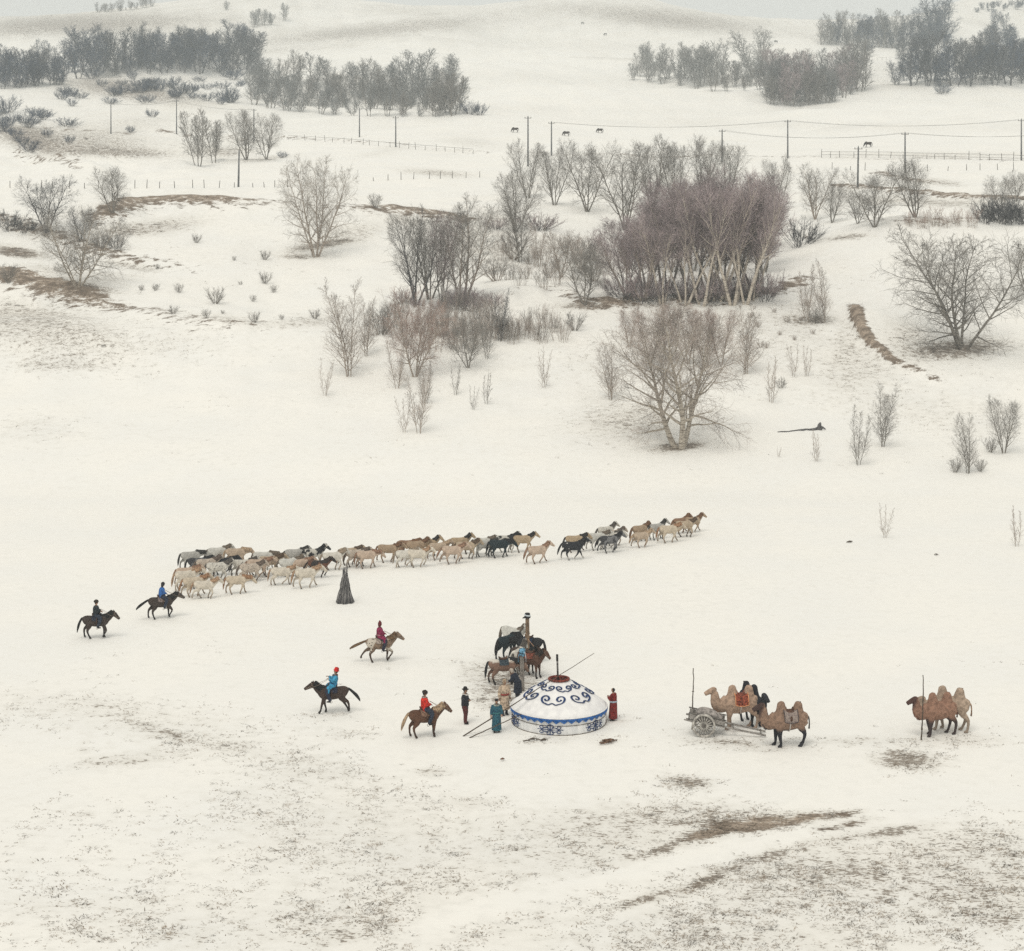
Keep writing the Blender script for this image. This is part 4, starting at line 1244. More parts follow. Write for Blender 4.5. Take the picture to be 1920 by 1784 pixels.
POSES = {
    'walk_a': dict(neck=28, head=42, legs=[(24, 4), (-20, 6), (-22, 4), (16, 8)], tail=14),
    'walk_b': dict(neck=36, head=46, yaw=14, legs=[(-18, 4), (18, 42), (20, 2), (-24, 10)], tail=16),
    'walk_c': dict(neck=24, head=40, yaw=-16, legs=[(8, 2), (-24, 24), (6, 2), (-16, 2)], tail=10),
    'trot': dict(neck=40, head=40, legs=[(36, 62), (-18, 8), (-26, 10), (22, 12)], tail=26),
    'low': dict(neck=2, head=50, legs=[(14, 2), (-16, 8), (-16, 2), (14, 6)], tail=9),
    'stand': dict(neck=44, head=50, legs=[(2, 0), (-3, 0), (-3, 0), (6, 2)], tail=7),
    'lead': dict(neck=46, head=36, legs=[(26, 4), (-24, 14), (-20, 4), (20, 6)], tail=20),
    'graze': dict(neck=-48, head=62, legs=[(14, 0), (-8, 0), (-6, 0), (8, 0)], tail=6),
    'alert': dict(neck=50, head=42, legs=[(4, 0), (-2, 0), (-5, 0), (7, 2)], tail=8, yaw=-14),
    'pace': dict(neck=44, head=28, legs=[(16, 3), (-10, 4), (-20, 2), (8, 46)], tail=38),
    'ride_walk': dict(neck=40, head=46, legs=[(-2, 0), (24, 50), (-8, 2), (18, 4)], tail=16),
    'ride_climb': dict(neck=36, head=34, legs=[(4, 2), (34, 60), (-14, 2), (10, 4)], tail=48),
    'ride_trot': dict(neck=44, head=38, legs=[(-2, 2), (44, 74), (-26, 24), (8, 2)], tail=58),
    'ride_stand': dict(neck=40, head=44, legs=[(2, 0), (-4, 0), (-10, 0), (6, 0)], tail=22),
    'tied_low': dict(neck=-4, head=60, legs=[(4, 0), (-4, 0), (-14, 0), (6, 0)], tail=7),
}

C = {}
def _c(k, hair, *a, **kw):
    C[k] = (coat('coat_' + k, *a, **kw), plain('hair_' + k, hair, .25, 12))
BLK = (0.022, 0.022, 0.024)
_c('grey', (0.05, 0.048, 0.045), (0.42, 0.41, 0.385), (0.10, 0.095, 0.09), spots=((0.22, 0.215, 0.2), 9, .17))
_c('white', (0.30, 0.24, 0.18), (0.64, 0.61, 0.55), (0.34, 0.28, 0.22))
_c('silver', (0.16, 0.13, 0.10), (0.58, 0.57, 0.53), (0.26, 0.24, 0.21))
_c('cream', (0.33, 0.19, 0.11), (0.56, 0.48, 0.375), (0.26, 0.20, 0.15))
_c('creamlight', (0.38, 0.25, 0.16), (0.63, 0.575, 0.49), (0.30, 0.25, 0.2))
_c('palomino', (0.42, 0.31, 0.21), (0.47, 0.375, 0.285), (0.25, 0.185, 0.14))
_c('pinkdun', (0.28, 0.17, 0.115), (0.51, 0.40, 0.315), (0.20, 0.145, 0.11))
_c('dun', (0.11, 0.075, 0.05), (0.44, 0.355, 0.26), (0.10, 0.075, 0.058))
_c('buckskin', (0.03, 0.027, 0.025), (0.43, 0.33, 0.22), (0.09, 0.065, 0.05))
_c('tan', (0.17, 0.095, 0.055), (0.37, 0.275, 0.19), (0.17, 0.12, 0.085))
_c('chestnut', (0.20, 0.11, 0.06), (0.27, 0.165, 0.105), (0.15, 0.095, 0.065))
_c('bay', (0.03, 0.025, 0.022), (0.105, 0.055, 0.038), (0.03, 0.024, 0.022))
_c('black', BLK, (0.028, 0.030, 0.034), BLK)
_c('leopard', (0.10, 0.09, 0.08), (0.60, 0.575, 0.52), (0.18, 0.16, 0.14), spots=((0.04, 0.036, 0.034), 7.0, .32))
_c('roanspot', (0.14, 0.11, 0.09), (0.50, 0.43, 0.36), (0.12, 0.095, 0.08), spots=((0.10, 0.08, 0.07), 7.5, .30))
_c('blueroan', BLK, (0.17, 0.17, 0.175), (0.03, 0.03, 0.032), patch=((0.05, 0.05, 0.055), 2.6, .52))
_c('pinto', BLK, (0.56, 0.54, 0.49), (0.4, 0.38, 0.34), patch=((0.03, 0.03, 0.032), 2.2, .5))
_c('blackpinto', BLK, (0.025, 0.027, 0.032), (0.42, 0.40, 0.37), leg_z=.3, patch=((0.6, 0.58, 0.54), 2.3, .66))
_c('baypinto', (0.04, 0.03, 0.026), (0.13, 0.062, 0.04), (0.03, 0.026, 0.024), patch=((0.04, 0.034, 0.032), 1.8, .5))
_c('darkbay', (0.018, 0.018, 0.018), (0.055, 0.042, 0.036), (0.022, 0.02, 0.02))
_c('darkbrown', (0.016, 0.017, 0.018), (0.062, 0.042, 0.034), (0.03, 0.024, 0.022))
_c('sorrel', (0.40, 0.29, 0.19), (0.115, 0.058, 0.036), (0.06, 0.035, 0.026))
_c('appaloosa', (0.16, 0.10, 0.055), (0.24, 0.17, 0.12), (0.06, 0.04, 0.03), leg_z=.62, patch=((0.55, 0.50, 0.43), 1.5, .50), spots=((0.05, 0.036, 0.03), 8, .36))
_c('tealblack', BLK, (0.022, 0.034, 0.040), BLK)
_c('baywhiteback', BLK, (0.22, 0.135, 0.10), (0.03, 0.026, 0.024), back=((0.62, 0.58, 0.52), 1.27))
EYE = plain('animal_eye', (0.012, 0.010, 0.009), 0.1, 20, rough=0.25, spec=0.5)
_eye = MB().ball((0, 0, 0), 0.02, 6, 4).mesh('eye')

def horse(px, row, pose, col, heading, label, group=None, size=1.0, name='horse', legs_at=None):
    P, s = ground(px, row)
    hm = horse_meshes(pose)
    o = empty(name, P, R(heading), size, label=label, cat='horse', group=group)
    body, hair = C[col]
    link('body', hm['body'], body, o)
    link('mane', hm['mane'], hair, o)
    link('tail', hm['tail'], hair, o)
    if s > 12:
        b, n1, n2, h1, h2, h3, yaw = hm['nk']
        sd_ = np.array([-math.sin(yaw), math.cos(yaw), 0])
        for q in (-1, 1):
            e = n2 * .45 + h1 * .55 + sd_ * 0.083 * q + np.array([0, 0, 0.035 + hm['dz']])
            link('eye', _eye, EYE, o, loc=e)
    return o

HERD = [  # col, row, pose, coat, heading, label
    (358, 1068, 'low', 'grey', 24, 'dark maned grey horse at the back left corner of the herd'),
    (408, 1060, 'walk_a', 'silver', 14, 'silver horse with dark tail behind the palomino at the herd back'),
    (443, 1062, 'low', 'palomino', 8, 'sandy horse with lowered head at the herd back left'),
    (372, 1080, 'walk_c', 'blueroan', 14, 'blue roan horse with black quarters near the left of the herd'),
    (388, 1083, 'walk_b', 'roanspot', 18, 'dappled horse squeezed behind the big black spotted white horse'),
    (420, 1079, 'walk_c', 'black', 10, 'black horse mostly hidden in the left cluster of the herd'),
    (408, 1090, 'walk_b', 'leopard', 20, 'white horse with bold black spots in the left cluster'),
    (350, 1098, 'walk_a', 'pinkdun', 10, 'pinkish dun horse with dark red tail at the far left of the herd'),
    (349, 1107, 'walk_c', 'creamlight', 14, 'pale cream horse at the left end of the herd, rearmost in line'),
    (364, 1119, 'walk_a', 'cream', 16, 'cream horse with long brown tail behind the front left horse'),
    (384, 1123, 'walk_b', 'creamlight', 12, 'pale horse nearest the blue rider at the front left of the herd'),
    (444, 1114, 'low', 'cream', 8, 'cream horse with brown tail and lowered head at the herd front left'),
    (456, 1083, 'walk_a', 'leopard', 16, 'smaller black spotted white horse behind the brown spotted striding one'),
    (470, 1091, 'walk_b', 'roanspot', 14, 'brown spotted pale horse striding behind the lowered cream horse'),
    (484, 1084, 'walk_c', 'pinkdun', 12, 'pink dun horse behind the brown spotted striding horse'),
    (495, 1069, 'low', 'silver', 4, 'pale grey horse with lowered head above the pink dun horse'),
    (505, 1078, 'walk_a', 'dun', 10, 'dun horse hidden under the pale grey horse with lowered head'),
    (528, 1098, 'walk_c', 'creamlight', 6, 'cream white horse with brown grey tail, front row of the left cluster, left of two'),
    (574, 1103, 'walk_a', 'creamlight', 8, 'cream white horse nearest the firewood cone, right of two'),
    (543, 1082, 'walk_b', 'silver', 10, 'silver grey horse behind the two cream white horses'),
    (562, 1081, 'walk_c', 'pinkdun', 8, 'sandy pink horse beside the silver grey horse'),
    (597, 1084, 'trot', 'baypinto', 6, 'dark bay horse stepping with raised foreleg left of the firewood cone'),
    (553, 1063, 'walk_a', 'grey', 12, 'dark tailed grey horse at the herd back, left of the black maned white horse'),
    (588, 1062, 'alert', 'pinto', 10, 'white horse with black mane at the herd back above the dark bay'),
    (624, 1070, 'walk_b', 'white', 12, 'white horse with pale muzzle just above the firewood cone'),
    (655, 1060, 'walk_a', 'dun', 16, 'dun horse at the herd back right above the firewood cone'),
    (668, 1064, 'walk_c', 'roanspot', 10, 'greyish spotted horse right behind the firewood cone tip'),
    (688, 1066, 'low', 'pinkdun', 6, 'dun horse with dark mane and lowered head right of the firewood cone'),
    (728, 1055, 'walk_a', 'tan', 6, 'golden tan horse at the middle of the herd line'),
    (760, 1064, 'walk_c', 'white', 14, 'pale grey horse with brown tail, left of the middle pair'),
    (783, 1064, 'trot', 'creamlight', 8, 'whitish horse with big brown tail, right of the middle pair'),
    (780, 1048, 'walk_b', 'tan', 12, 'tan horse behind the middle pair'),
    (802, 1043, 'alert', 'buckskin', 12, 'sandy horse with round black mane at the herd back'),
    (764, 1044, 'walk_c', 'chestnut', 12, 'red brown horse mostly hidden at the back of the middle group'),
    (822, 1050, 'walk_a', 'palomino', 14, 'golden horse between the middle pair and the pink dun horse'),
    (862, 1040, 'alert', 'buckskin', 14, 'pale dun horse with black mane and raised head at the back of the middle group'),
    (849, 1058, 'trot', 'pinkdun', 10, 'pinkish horse in the front row left of the black horse'),
    (874, 1049, 'walk_b', 'dun', 14, 'dun horse with arched neck behind the pinkish front row horse'),
    (905, 1041, 'walk_a', 'silver', 14, 'pale horse with raised head behind the black horse, left of two'),
    (910, 1045, 'walk_c', 'grey', 18, 'grey horse with dark tail touching the black horse from the left'),
    (936, 1046, 'low', 'tealblack', 4, 'solid black horse in the middle of the herd line'),
    (948, 1037, 'walk_b', 'pinto', 12, 'patched horse behind the solid black horse'),
    (980, 1036, 'trot', 'buckskin', 10, 'sandy horse with black tail leading the middle group'),
    (1008, 1057, 'lead', 'pinkdun', 12, 'lone dun horse trotting in the gap of the herd line'),
    (1074, 1050, 'lead', 'blackpinto', 10, 'black horse with a white chest flash leading across the gap'),
    (1078, 1036, 'walk_a', 'buckskin', 16, 'sandy horse behind the black horse with white chest flash'),
    (1136, 1018, 'lead', 'leopard', 22, 'white horse with black spots holding its head highest in the right group'),
    (1150, 1024, 'walk_b', 'roanspot', 20, 'pale roan horse in front of the spotted one with the highest head'),
    (1120, 1032, 'walk_a', 'silver', 20, 'whitish grey horse left of the dark roan in the right group'),
    (1143, 1030, 'walk_c', 'leopard', 18, 'spotted pale horse in the middle of the right group'),
    (1143, 1037, 'trot', 'blueroan', 14, 'dark roan horse with black head lowest in the right group'),
    (1200, 1016, 'walk_b', 'tan', 24, 'brown horse behind the small golden one near the head of the herd'),
    (1203, 1027, 'trot', 'palomino', 18, 'golden brown foal sized horse in the front row near the herd head'),
    (1232, 1012, 'alert', 'grey', 26, 'grey horse with dark mane between brown horses near the herd head'),
    (1254, 1018, 'walk_a', 'cream', 20, 'cream horse with brown tail in the front row near the herd head'),
    (1276, 1001, 'lead', 'chestnut', 26, 'chestnut horse at the back of the leading group'),
    (1284, 1008, 'walk_b', 'dun', 20, 'pale dun horse in the leading group before the chestnut'),
    (1299, 999, 'lead', 'tan', 14, 'tan horse leading the whole herd with raised foreleg'),
]
for px, row, pose, col, hd, lab in HERD:
    horse(px, row, pose, col, hd + 3 + random.uniform(-8, 10), lab, 'horses of the walking herd', size=random.uniform(.97, 1.07) if 'foal' not in lab else .92)
# far grazing horses
for px, row, hd, lab in [(966, 249, 170, 'small dark horse grazing far off, leftmost of three on the snow field'), (1062, 256, 175, 'small dark horse grazing far off, lowest of three on the snow field'),
                         (1125, 250, 185, 'small dark horse grazing far off, rightmost of three on the snow field'), (1628, 277, 180, 'small dark horse grazing alone between utility poles'),
                         (1455, 81, 200, 'tiny dark horse on the far hill right of the pale grove'), (1135, 67, 170, 'tiny dark horse on the far hill left of the pale grove'), (1092, 46, 10, 'tiny dark horse highest on the far hill')]:
    horse(px, row, 'graze', 'darkbay', hd, lab, 'horses grazing far off', size=1.15)

# ------------------------------------------------------------------ tack
LEATHER = plain('saddle_leather', (0.10, 0.055, 0.035), .25, 14)
def half_wrap(x0, x1, drop, off, dz, n=12):
    """blanket lying over the back between x0 and x1, hanging to angle drop; thick shell"""
    mb = MB()
    xs = np.linspace(x0, x1, 7)
    an = np.linspace(-R(drop), R(drop), 15)
    k = len(an)
    for lay in (off, off - 0.03):
        for x in xs:
            zc, ry, rz = trunk_at(x)
            for a in an:
                mb.v.append((x, math.sin(a) * (ry + lay), zc + dz + math.cos(a) * (rz + lay)))
    m_ = len(xs) * k
    for i in range(len(xs) - 1):
        for j in range(k - 1):
            q = (i * k + j, i * k + j + 1, (i + 1) * k + j + 1, (i + 1) * k + j)
            mb.f.append(q[::-1])
            mb.f.append(tuple(m_ + t for t in q))
    for i in range(len(xs) - 1):
        for j in (0, k - 1):
            a, b = i * k + j, (i + 1) * k + j
            mb.f.append((a, b, m_ + b, m_ + a))
    for j in range(k - 1):
        for i in (0, len(xs) - 1):
            a, b = i * k + j, i * k + j + 1
            mb.f.append((a, b, m_ + b, m_ + a))
    return mb

def tack(o, pose, blanket, rein=(0.25, 0.0, 0.34), stirrups=True, saddle_col=None):
    hm = HORSE[pose]
    dz = hm['dz']
    half_wrap(-0.22, 0.27, 78, 0.035, dz).build('saddle_blanket', blanket, o, True)
    sd_ = MB()
    zc, ry, rz = trunk_at(0.02)
    zt = zc + rz + dz + 0.04
    sd_.loft([(-0.20, 0, zt + 0.10), (-0.17, 0, zt + 0.03), (0.0, 0, zt - 0.005), (0.17, 0, zt + 0.03), (0.22, 0, zt + 0.14)], [(0.15, 0.035), (0.17, 0.05), (0.13, 0.05), (0.12, 0.05), (0.07, 0.03)], n=10, sub=2)
    s = link('saddle', sd_.mesh('saddle'), saddle_col or LEATHER, o)
    if stirrups:
        for q in (-1, 1):
            st = MB()
            st.loft([(0.04, q * 0.25, zt - 0.03), (0.06, q * 0.345, zt - 0.32), (0.09, q * 0.35, zt - 0.62)], [(0.012, 0.02)] * 3, n=6)
            ring = [(0.09 + 0.055 * math.sin(a), q * 0.35, zt - 0.68 - 0.055 * math.cos(a)) for a in np.linspace(0, 6.283, 11)]
            st.loft(ring, [0.010] * 11, n=5)
            st.build('stirrup', LEATHER, o, True)
    b, n1, n2, h1, h2, h3, yaw = hm['nk']
    br = MB()
    sv = np.array([-math.sin(yaw), math.cos(yaw), 0])
    for c, r1, r2, ax in ((h2, 0.072, 0.092, h3 - h1), (h1 * .4 + n2 * .6, 0.098, 0.125, h2 - n2)):
        ax = _norm(ax)
        u = np.cross(ax, sv)
        ring = [c + sv * math.cos(a) * r1 + u * math.sin(a) * r2 + (0, 0, dz) for a in np.linspace(0, 6.283, 15)]
        br.loft(ring, [0.011] * 15, n=5, ref=ax)
    for q in (-1, 1):
        br.loft([h2 + sv * q * 0.075 + (0, 0, dz), h1 * .4 + n2 * .6 + sv * q * 0.10 + (0, 0, dz)], [0.009] * 2, n=5)
    br.build('bridle', plain('rein_leather', (0.30, 0.24, 0.19), .2, 20), o, True)
    if rein:
        for q in (-1, 1):
            rr = MB()
            e = np.array([rein[0], rein[1] + q * 0.06, zt + rein[2]])
            a = h2 + sv * q * 0.078 + (0, 0, dz)
            mid = (a + e) / 2 + (0, q * 0.10, -0.05)
            rr.loft(crom(np.array([a, mid, e]), 5), [0.008] * 11, n=5)
            rr.build('rein', MATS['rein_leather'], o, True)
    return zt

RIDDEN = {}
for key, px, row, pose, col, hd, lab, bl in [
        ('black', 180, 1197, 'ride_walk', 'darkbay', 8, 'black horse carrying the black clad rider at the far left', (0.03, 0.035, 0.05)),
        ('blue', 302, 1160, 'ride_climb', 'darkbay', 22, 'dark bay horse with raised tail carrying the blue coated rider', (0.20, 0.16, 0.15)),
        ('magenta', 712, 1241, 'ride_trot', 'appaloosa', 12, 'spotted trotting horse carrying the magenta robed rider', (0.36, 0.30, 0.26)),
        ('cyan', 624, 1337, 'pace', 'darkbrown', 187, 'dark brown horse facing left under the red hatted rider', (0.03, 0.035, 0.06)),
        ('red', 796, 1382, 'ride_stand', 'sorrel', 18, 'reddish brown horse with blond tail under the red jacketed rider', (0.22, 0.13, 0.09))]:
    o = horse(px, row, pose, col, hd, lab, 'ridden horses', size=1.1)
    zt = tack(o, pose, plain('blanket_' + key, bl, .3, 16))
    RIDDEN[key] = (o, zt)

# horses tied at the two posts
TIED = {}
for key, px, row, pose, col, hd, lab, bl in [
        ('white', 962, 1220, 'alert', 'silver', -38, 'white grey horse with dark mane, rearmost at the posts', None),
        ('teal', 951, 1236, 'low', 'tealblack', 50, 'blue black horse turned away at the tall post', None),
        ('navy', 992, 1240, 'tied_low', 'black', 165, 'black horse facing left behind the shorter post', (0.03, 0.05, 0.10)),
        ('dapple', 972, 1262, 'stand', 'leopard', 68, 'dapple white horse facing away between the posts', None),
        ('brownback', 943, 1283, 'tied_low', 'baywhiteback', 10, 'brown horse with white back and dark blanket left of the shorter post', (0.05, 0.07, 0.085)),
        ('bay', 994, 1270, 'alert', 'bay', -28, 'dark bay saddled horse right of the posts behind the yurt', (0.22, 0.07, 0.045)),
        ('hind', 982, 1262, 'stand', 'darkbrown', -35, 'dark brown horse half hidden behind the dark bay saddled one', None)]:
    o = horse(px, row, pose, col, hd, lab, 'horses tied at the posts', size=1.1)
    if bl:
        tack(o, pose, plain('tied_blanket_' + key, bl, .3, 16), rein=None, stirrups=False)
    TIED[key] = o

# ------------------------------------------------------------------ two humped camels
def camel_meshes(head_up=0.0, stride=0.0, neck_yaw=0.0):
    mb = MB()
    T = crom(np.array([[-0.92, 1.30, .11, .16], [-0.80, 1.32, .27, .33], [-0.45, 1.30, .36, .42], [0.0, 1.25, .41, .48], [0.4, 1.27, .39, .50], [0.68, 1.32, .31, .43], [0.88, 1.34, .18, .25]]), 3)
    mb.loft([(t[0], 0, t[1]) for t in T], [(t[2], t[3]) for t in T], n=14)
    for x, hh, le in ((0.40, 2.20, .03), (-0.42, 2.17, -.05)):
        mb.loft([(x, 0, 1.45), (x, 0, 1.72), (x + le * .4, 0, 1.92), (x + le, 0.01, hh - .07), (x + le * 1.4, 0.015, hh)], [(.28, .36), (.24, .30), (.19, .235), (.145, .18), (.06, .08)], n=12, sub=3)
    yw = neck_yaw
    nk = [(0.62, 0, 1.36), (0.92, 0, 1.18), (1.12, 0.02, 1.16 + head_up * .1), (1.28, 0.04, 1.34 + head_up * .4), (1.33, 0.05, 1.62 + head_up), (1.35, 0.05, 1.86 + head_up)]
    nk = [(p[0], p[1] + yw * max(0, p[0] - .7), p[2]) for p in nk]
    mb.loft(nk, [(.30, .42), (.235, .36), (.205, .32), (.19, .28), (.165, .225), (.14, .175)], n=12, sub=3)
    hx, hy, hz = nk[-1]
    mb.loft([(hx - .09, hy, hz + .05), (hx + .03, hy, hz + .08), (hx + .18, hy + yw * .1, hz + .05), (hx + .40, hy + yw * .3, hz - .05), (hx + .51, hy + yw * .4, hz - .11)], [(.11, .11), (.155, .175), (.135, .15), (.105, .12), (.10, .105)], n=12, sub=3)
    for q in (-1, 1):
        mb.loft([(hx - .02, hy + q * .08, hz + .12), (hx - .05, hy + q * .12, hz + .22)], [.03, .012], n=6)
        mb.ball((hx + .14, hy + q * .085, hz + .10), .035, 8, 5)
    # beard under the throat
    mb.loft([nk[1], (1.0, nk[1][1], .98), (1.15, nk[2][1], 1.0), (1.28, nk[3][1], 1.16)], [(.06, .06), (.08, .09), (.08, .10), (.05, .07)], n=8, sub=2)
    for i, (bx, s) in enumerate(((.58, 1), (.58, -1), (-.66, 1), (-.66, -1))):
        sw = stride * (1 if i in (0, 3) else -1)
        y = .20 * s
        if i < 2:
            pts = [(bx, y, 1.30), (bx - .02 + sw * .15, y, .95), (bx + sw * .5, y, .56), (bx - .02 + sw * .9, y, .14), (bx + .04 + sw, y, .05)]
            rad = [(.16, .25), (.15, .20), (.095, .11), (.062, .068), (.085, .10)]
        else:
            pts = [(bx, y, 1.32), (bx + .12 + sw * .2, y, .98), (bx - .12 + sw * .5, y, .62), (bx - .02 + sw * .9, y, .15), (bx + .05 + sw, y, .05)]
            rad = [(.18, .30), (.15, .21), (.082, .10), (.062, .068), (.085, .10)]
        mb.loft(pts, rad, n=10, sub=3)
        e = pts[-1]
        mb.loft([(e[0] - .04, y, .075), (e[0] + .06, y, .05), (e[0] + .13, y, .035)], [(.07, .05), (.085, .045), (.06, .03)], n=10)
    body = mb.fused('body', .03, 4)
    lo = min(v.co.z for v in body.vertices)
    for v in body.vertices:
        v.co.z -= lo
    tm = MB()
    tm.loft([(-.88, 0, 1.46), (-.98, 0, 1.36), (-1.01, .01, 1.1), (-.99, .02, .82)], [.05, .04, .032, .045], n=8, sub=3)
    tl = tm.mesh('tail')
    rg = random.Random(2)      # shaggy hair: crown of the head, nape, hump tips, throat
    cr = []
    for nm, c, r_, n_ in (('topknot', (hx - .02, hy, hz + .17), .07, 16), ('nape_hair', (nk[4][0] - .14, nk[4][1], nk[4][2]), .06, 14), ('hump_tuft', (.43, 0, 2.12), .10, 26), ('hump_tuft', (-.47, 0, 2.09), .10, 26), ('throat_beard', (1.14, nk[2][1], .97), .10, 60)):
        tuft = MB()
        for _ in range(n_):
            a, b = rg.uniform(0, 6.28), rg.uniform(0.1, 1)
            p = np.array(c) + np.array([math.cos(a) * b, math.sin(a) * b * .8, rg.uniform(-.4, .4)]) * r_
            if nm == 'throat_beard':
                q_ = rg.uniform(0, 2.6)
                i_ = int(q_)
                p = np.array(nk[1 + i_]) * (1 - q_ + i_) + np.array(nk[2 + i_]) * (q_ - i_) + np.array([.10 + .05 * q_, rg.gauss(0, .07), -.30 + .10 * q_])
            dn = np.array([rg.uniform(-.4, .1), math.sin(a) * .5, rg.uniform(-.9, .1) if c[2] < 2.0 else rg.uniform(-.5, .25)]) * .17
            tuft.loft([p, p + dn * .6, p + dn], [.032, .026, .006], n=5)
        cr.append(tuft.mesh(nm))
    for me in [tl] + cr:
        for v in me.vertices:
            v.co.z -= lo
    return body, tl, cr, (hx, hy, hz - lo), lo

def camel_coat(name, base, legs, leg_lo, leg_hi, face=None):
    m, nt, b = _mat(name, 0.95, 0.05)
    tc = N(nt, 'ShaderNodeTexCoord')
    ob = tc.outputs['Object']
    sx = N(nt, 'ShaderNodeSeparateXYZ')
    nt.links.new(ob, sx.inputs[0])
    n_ = noise(nt, ob, 6, 4)
    c = mixc(nt, ramp(nt, n_, .3, .7), tuple(v * 1.18 for v in base), tuple(v * .68 for v in base))
    z = mathn(nt, 'ADD', sx.outputs[2], mathn(nt, 'MULTIPLY', mathn(nt, 'SUBTRACT', n_, .5), .3))
    c = mixc(nt, ramp(nt, z, leg_lo, leg_hi, 1, 0), c, legs)
    if face:
        x = mathn(nt, 'ADD', sx.outputs[0], mathn(nt, 'MULTIPLY', sx.outputs[2], .35))
        c = mixc(nt, ramp(nt, x, 1.92, 2.15), c, face)
    nt.links.new(c, b.inputs['Base Color'])
    bp = N(nt, 'ShaderNodeBump')
    bp.inputs['Strength'].default_value = .6
    bp.inputs['Distance'].default_value = .04
    nt.links.new(noise(nt, ob, 16, 4, .7), bp.inputs['Height'])
    nt.links.new(bp.outputs[0], b.inputs['Normal'])
    return m

def camel(px, row, heading, label, coatm, hairm, head_up=0.0, stride=0.0, size=1.0, yaw=0.0):
    P, s = ground(px, row)
    body, tl, cr, hd, lo = camel_meshes(head_up, stride, yaw)
    o = empty('camel', P, R(heading), size, label=label, cat='camel', group='two humped camels by the cart and pole')
    link('body', body, coatm, o)
    link('tail', tl, hairm, o)
    for me in cr:
        link(me.name.split('.')[0], me, hairm, o)
    for q in (-1, 1):
        link('eye', _eye, EYE, o, loc=(hd[0] + .15, hd[1] + q * .16, hd[2] + .09))
    return o, lo

CB = camel_coat('camel_beige', (0.42, 0.30, 0.225), (0.32, 0.24, 0.185), .3, .9)
CBR = camel_coat('camel_brown', (0.28, 0.185, 0.135), (0.03, 0.03, 0.036), .72, 1.0, (0.07, 0.045, 0.04))
CRD = camel_coat('camel_red_brown', (0.30, 0.175, 0.125), (0.06, 0.045, 0.045), .66, 1.0, (0.09, 0.05, 0.042))
CBK = camel_coat('camel_black', (0.03, 0.032, 0.038), (0.022, 0.022, 0.025), .3, .8)
CPL = camel_coat('camel_pale', (0.40, 0.31, 0.24), (0.32, 0.26, 0.21), .3, .9)
HB = plain('camel_hair_beige', (0.36, 0.23, 0.15), .3, 10)
HD = plain('camel_hair_dark', (0.045, 0.035, 0.035), .3, 10)
HR = plain('camel_hair_red', (0.17, 0.075, 0.05), .3, 10)

def camel_saddle(o, lo, blanket, trim, kind):
    """cloth between the humps, with trim, and a small frame saddle"""
    mb = MB()
    xs = np.linspace(-.34, .34, 9)
    an = np.linspace(-R(86), R(86), 17)
    k = len(an)
    def pt(x, a, off):
        up = .10 * (abs(x) / .34) ** 2
        return (x * (1 - .0 * abs(a)), math.sin(a) * (.425 + off), 1.26 - lo + math.cos(a) * (.49 + off) + up * math.cos(a) - .10 * (1 - (x / .34) ** 2) * max(0, abs(a) - .9))
    for lay in (.035, .0):
        for x in xs:
            for a in an:
                mb.v.append(pt(x, a, lay))
    m_ = len(xs) * k
    for i in range(len(xs) - 1):
        for j in range(k - 1):
            q = (i * k + j, i * k + j + 1, (i + 1) * k + j + 1, (i + 1) * k + j)
            mb.f.append(q[::-1])
            mb.f.append(tuple(m_ + t for t in q))
    cl = mb.build('saddle_cloth', blanket, o, True)
    tr = MB()
    edge = [pt(x, an[0], .04) for x in xs]
    edge2 = [pt(x, an[-1], .04) for x in xs]
    tr.loft([pt(xs[0], a, .04) for a in an] + edge2[1:] + [pt(xs[-1], a, .04) for a in an[::-1]][1:] + edge[::-1][1:], [(.032, .022)] * (k + 8 + k - 1 + 8), n=6)
    tr.build('trim', trim, cl, True)
    sd_ = MB()
    z0 = 1.76 - lo
    for q in (-1, 1):
        sd_.loft([(-.20, q * .20, z0 - .05), (.20, q * .20, z0 - .05)], [.05, .05], n=7)
        sd_.loft([(.0, q * .38, z0 - .22), (.02, q * .47, z0 - .42)], [(.12, .05), (.10, .04)], n=8)
    sd_.loft([(-.18, -.20, z0 - .05), (-.18, 0, z0 + .14), (-.18, .20, z0 - .05)], [.035] * 3, n=6, sub=3)
    sd_.loft([(.18, -.20, z0 - .05), (.18, 0, z0 + .14), (.18, .20, z0 - .05)], [.035] * 3, n=6, sub=3)
    sd_.loft([(-.22, 0, z0), (0, 0, z0 - .02), (.22, 0, z0)], [(.18, .06)] * 3, n=8)
    sd_.build('saddle', kind, o, True)
    # girth
    g = MB()
    ring = [(0.06, math.sin(a) * .44, 1.25 - lo + math.cos(a) * .52) for a in np.linspace(R(80), R(280), 15)]
    g.loft(ring, [(.03, .012)] * 15, n=6, ref=(1, 0, 0))
    g.build('girth', plain('girth_white', (0.55, 0.5, 0.46), .2, 12), o, True)

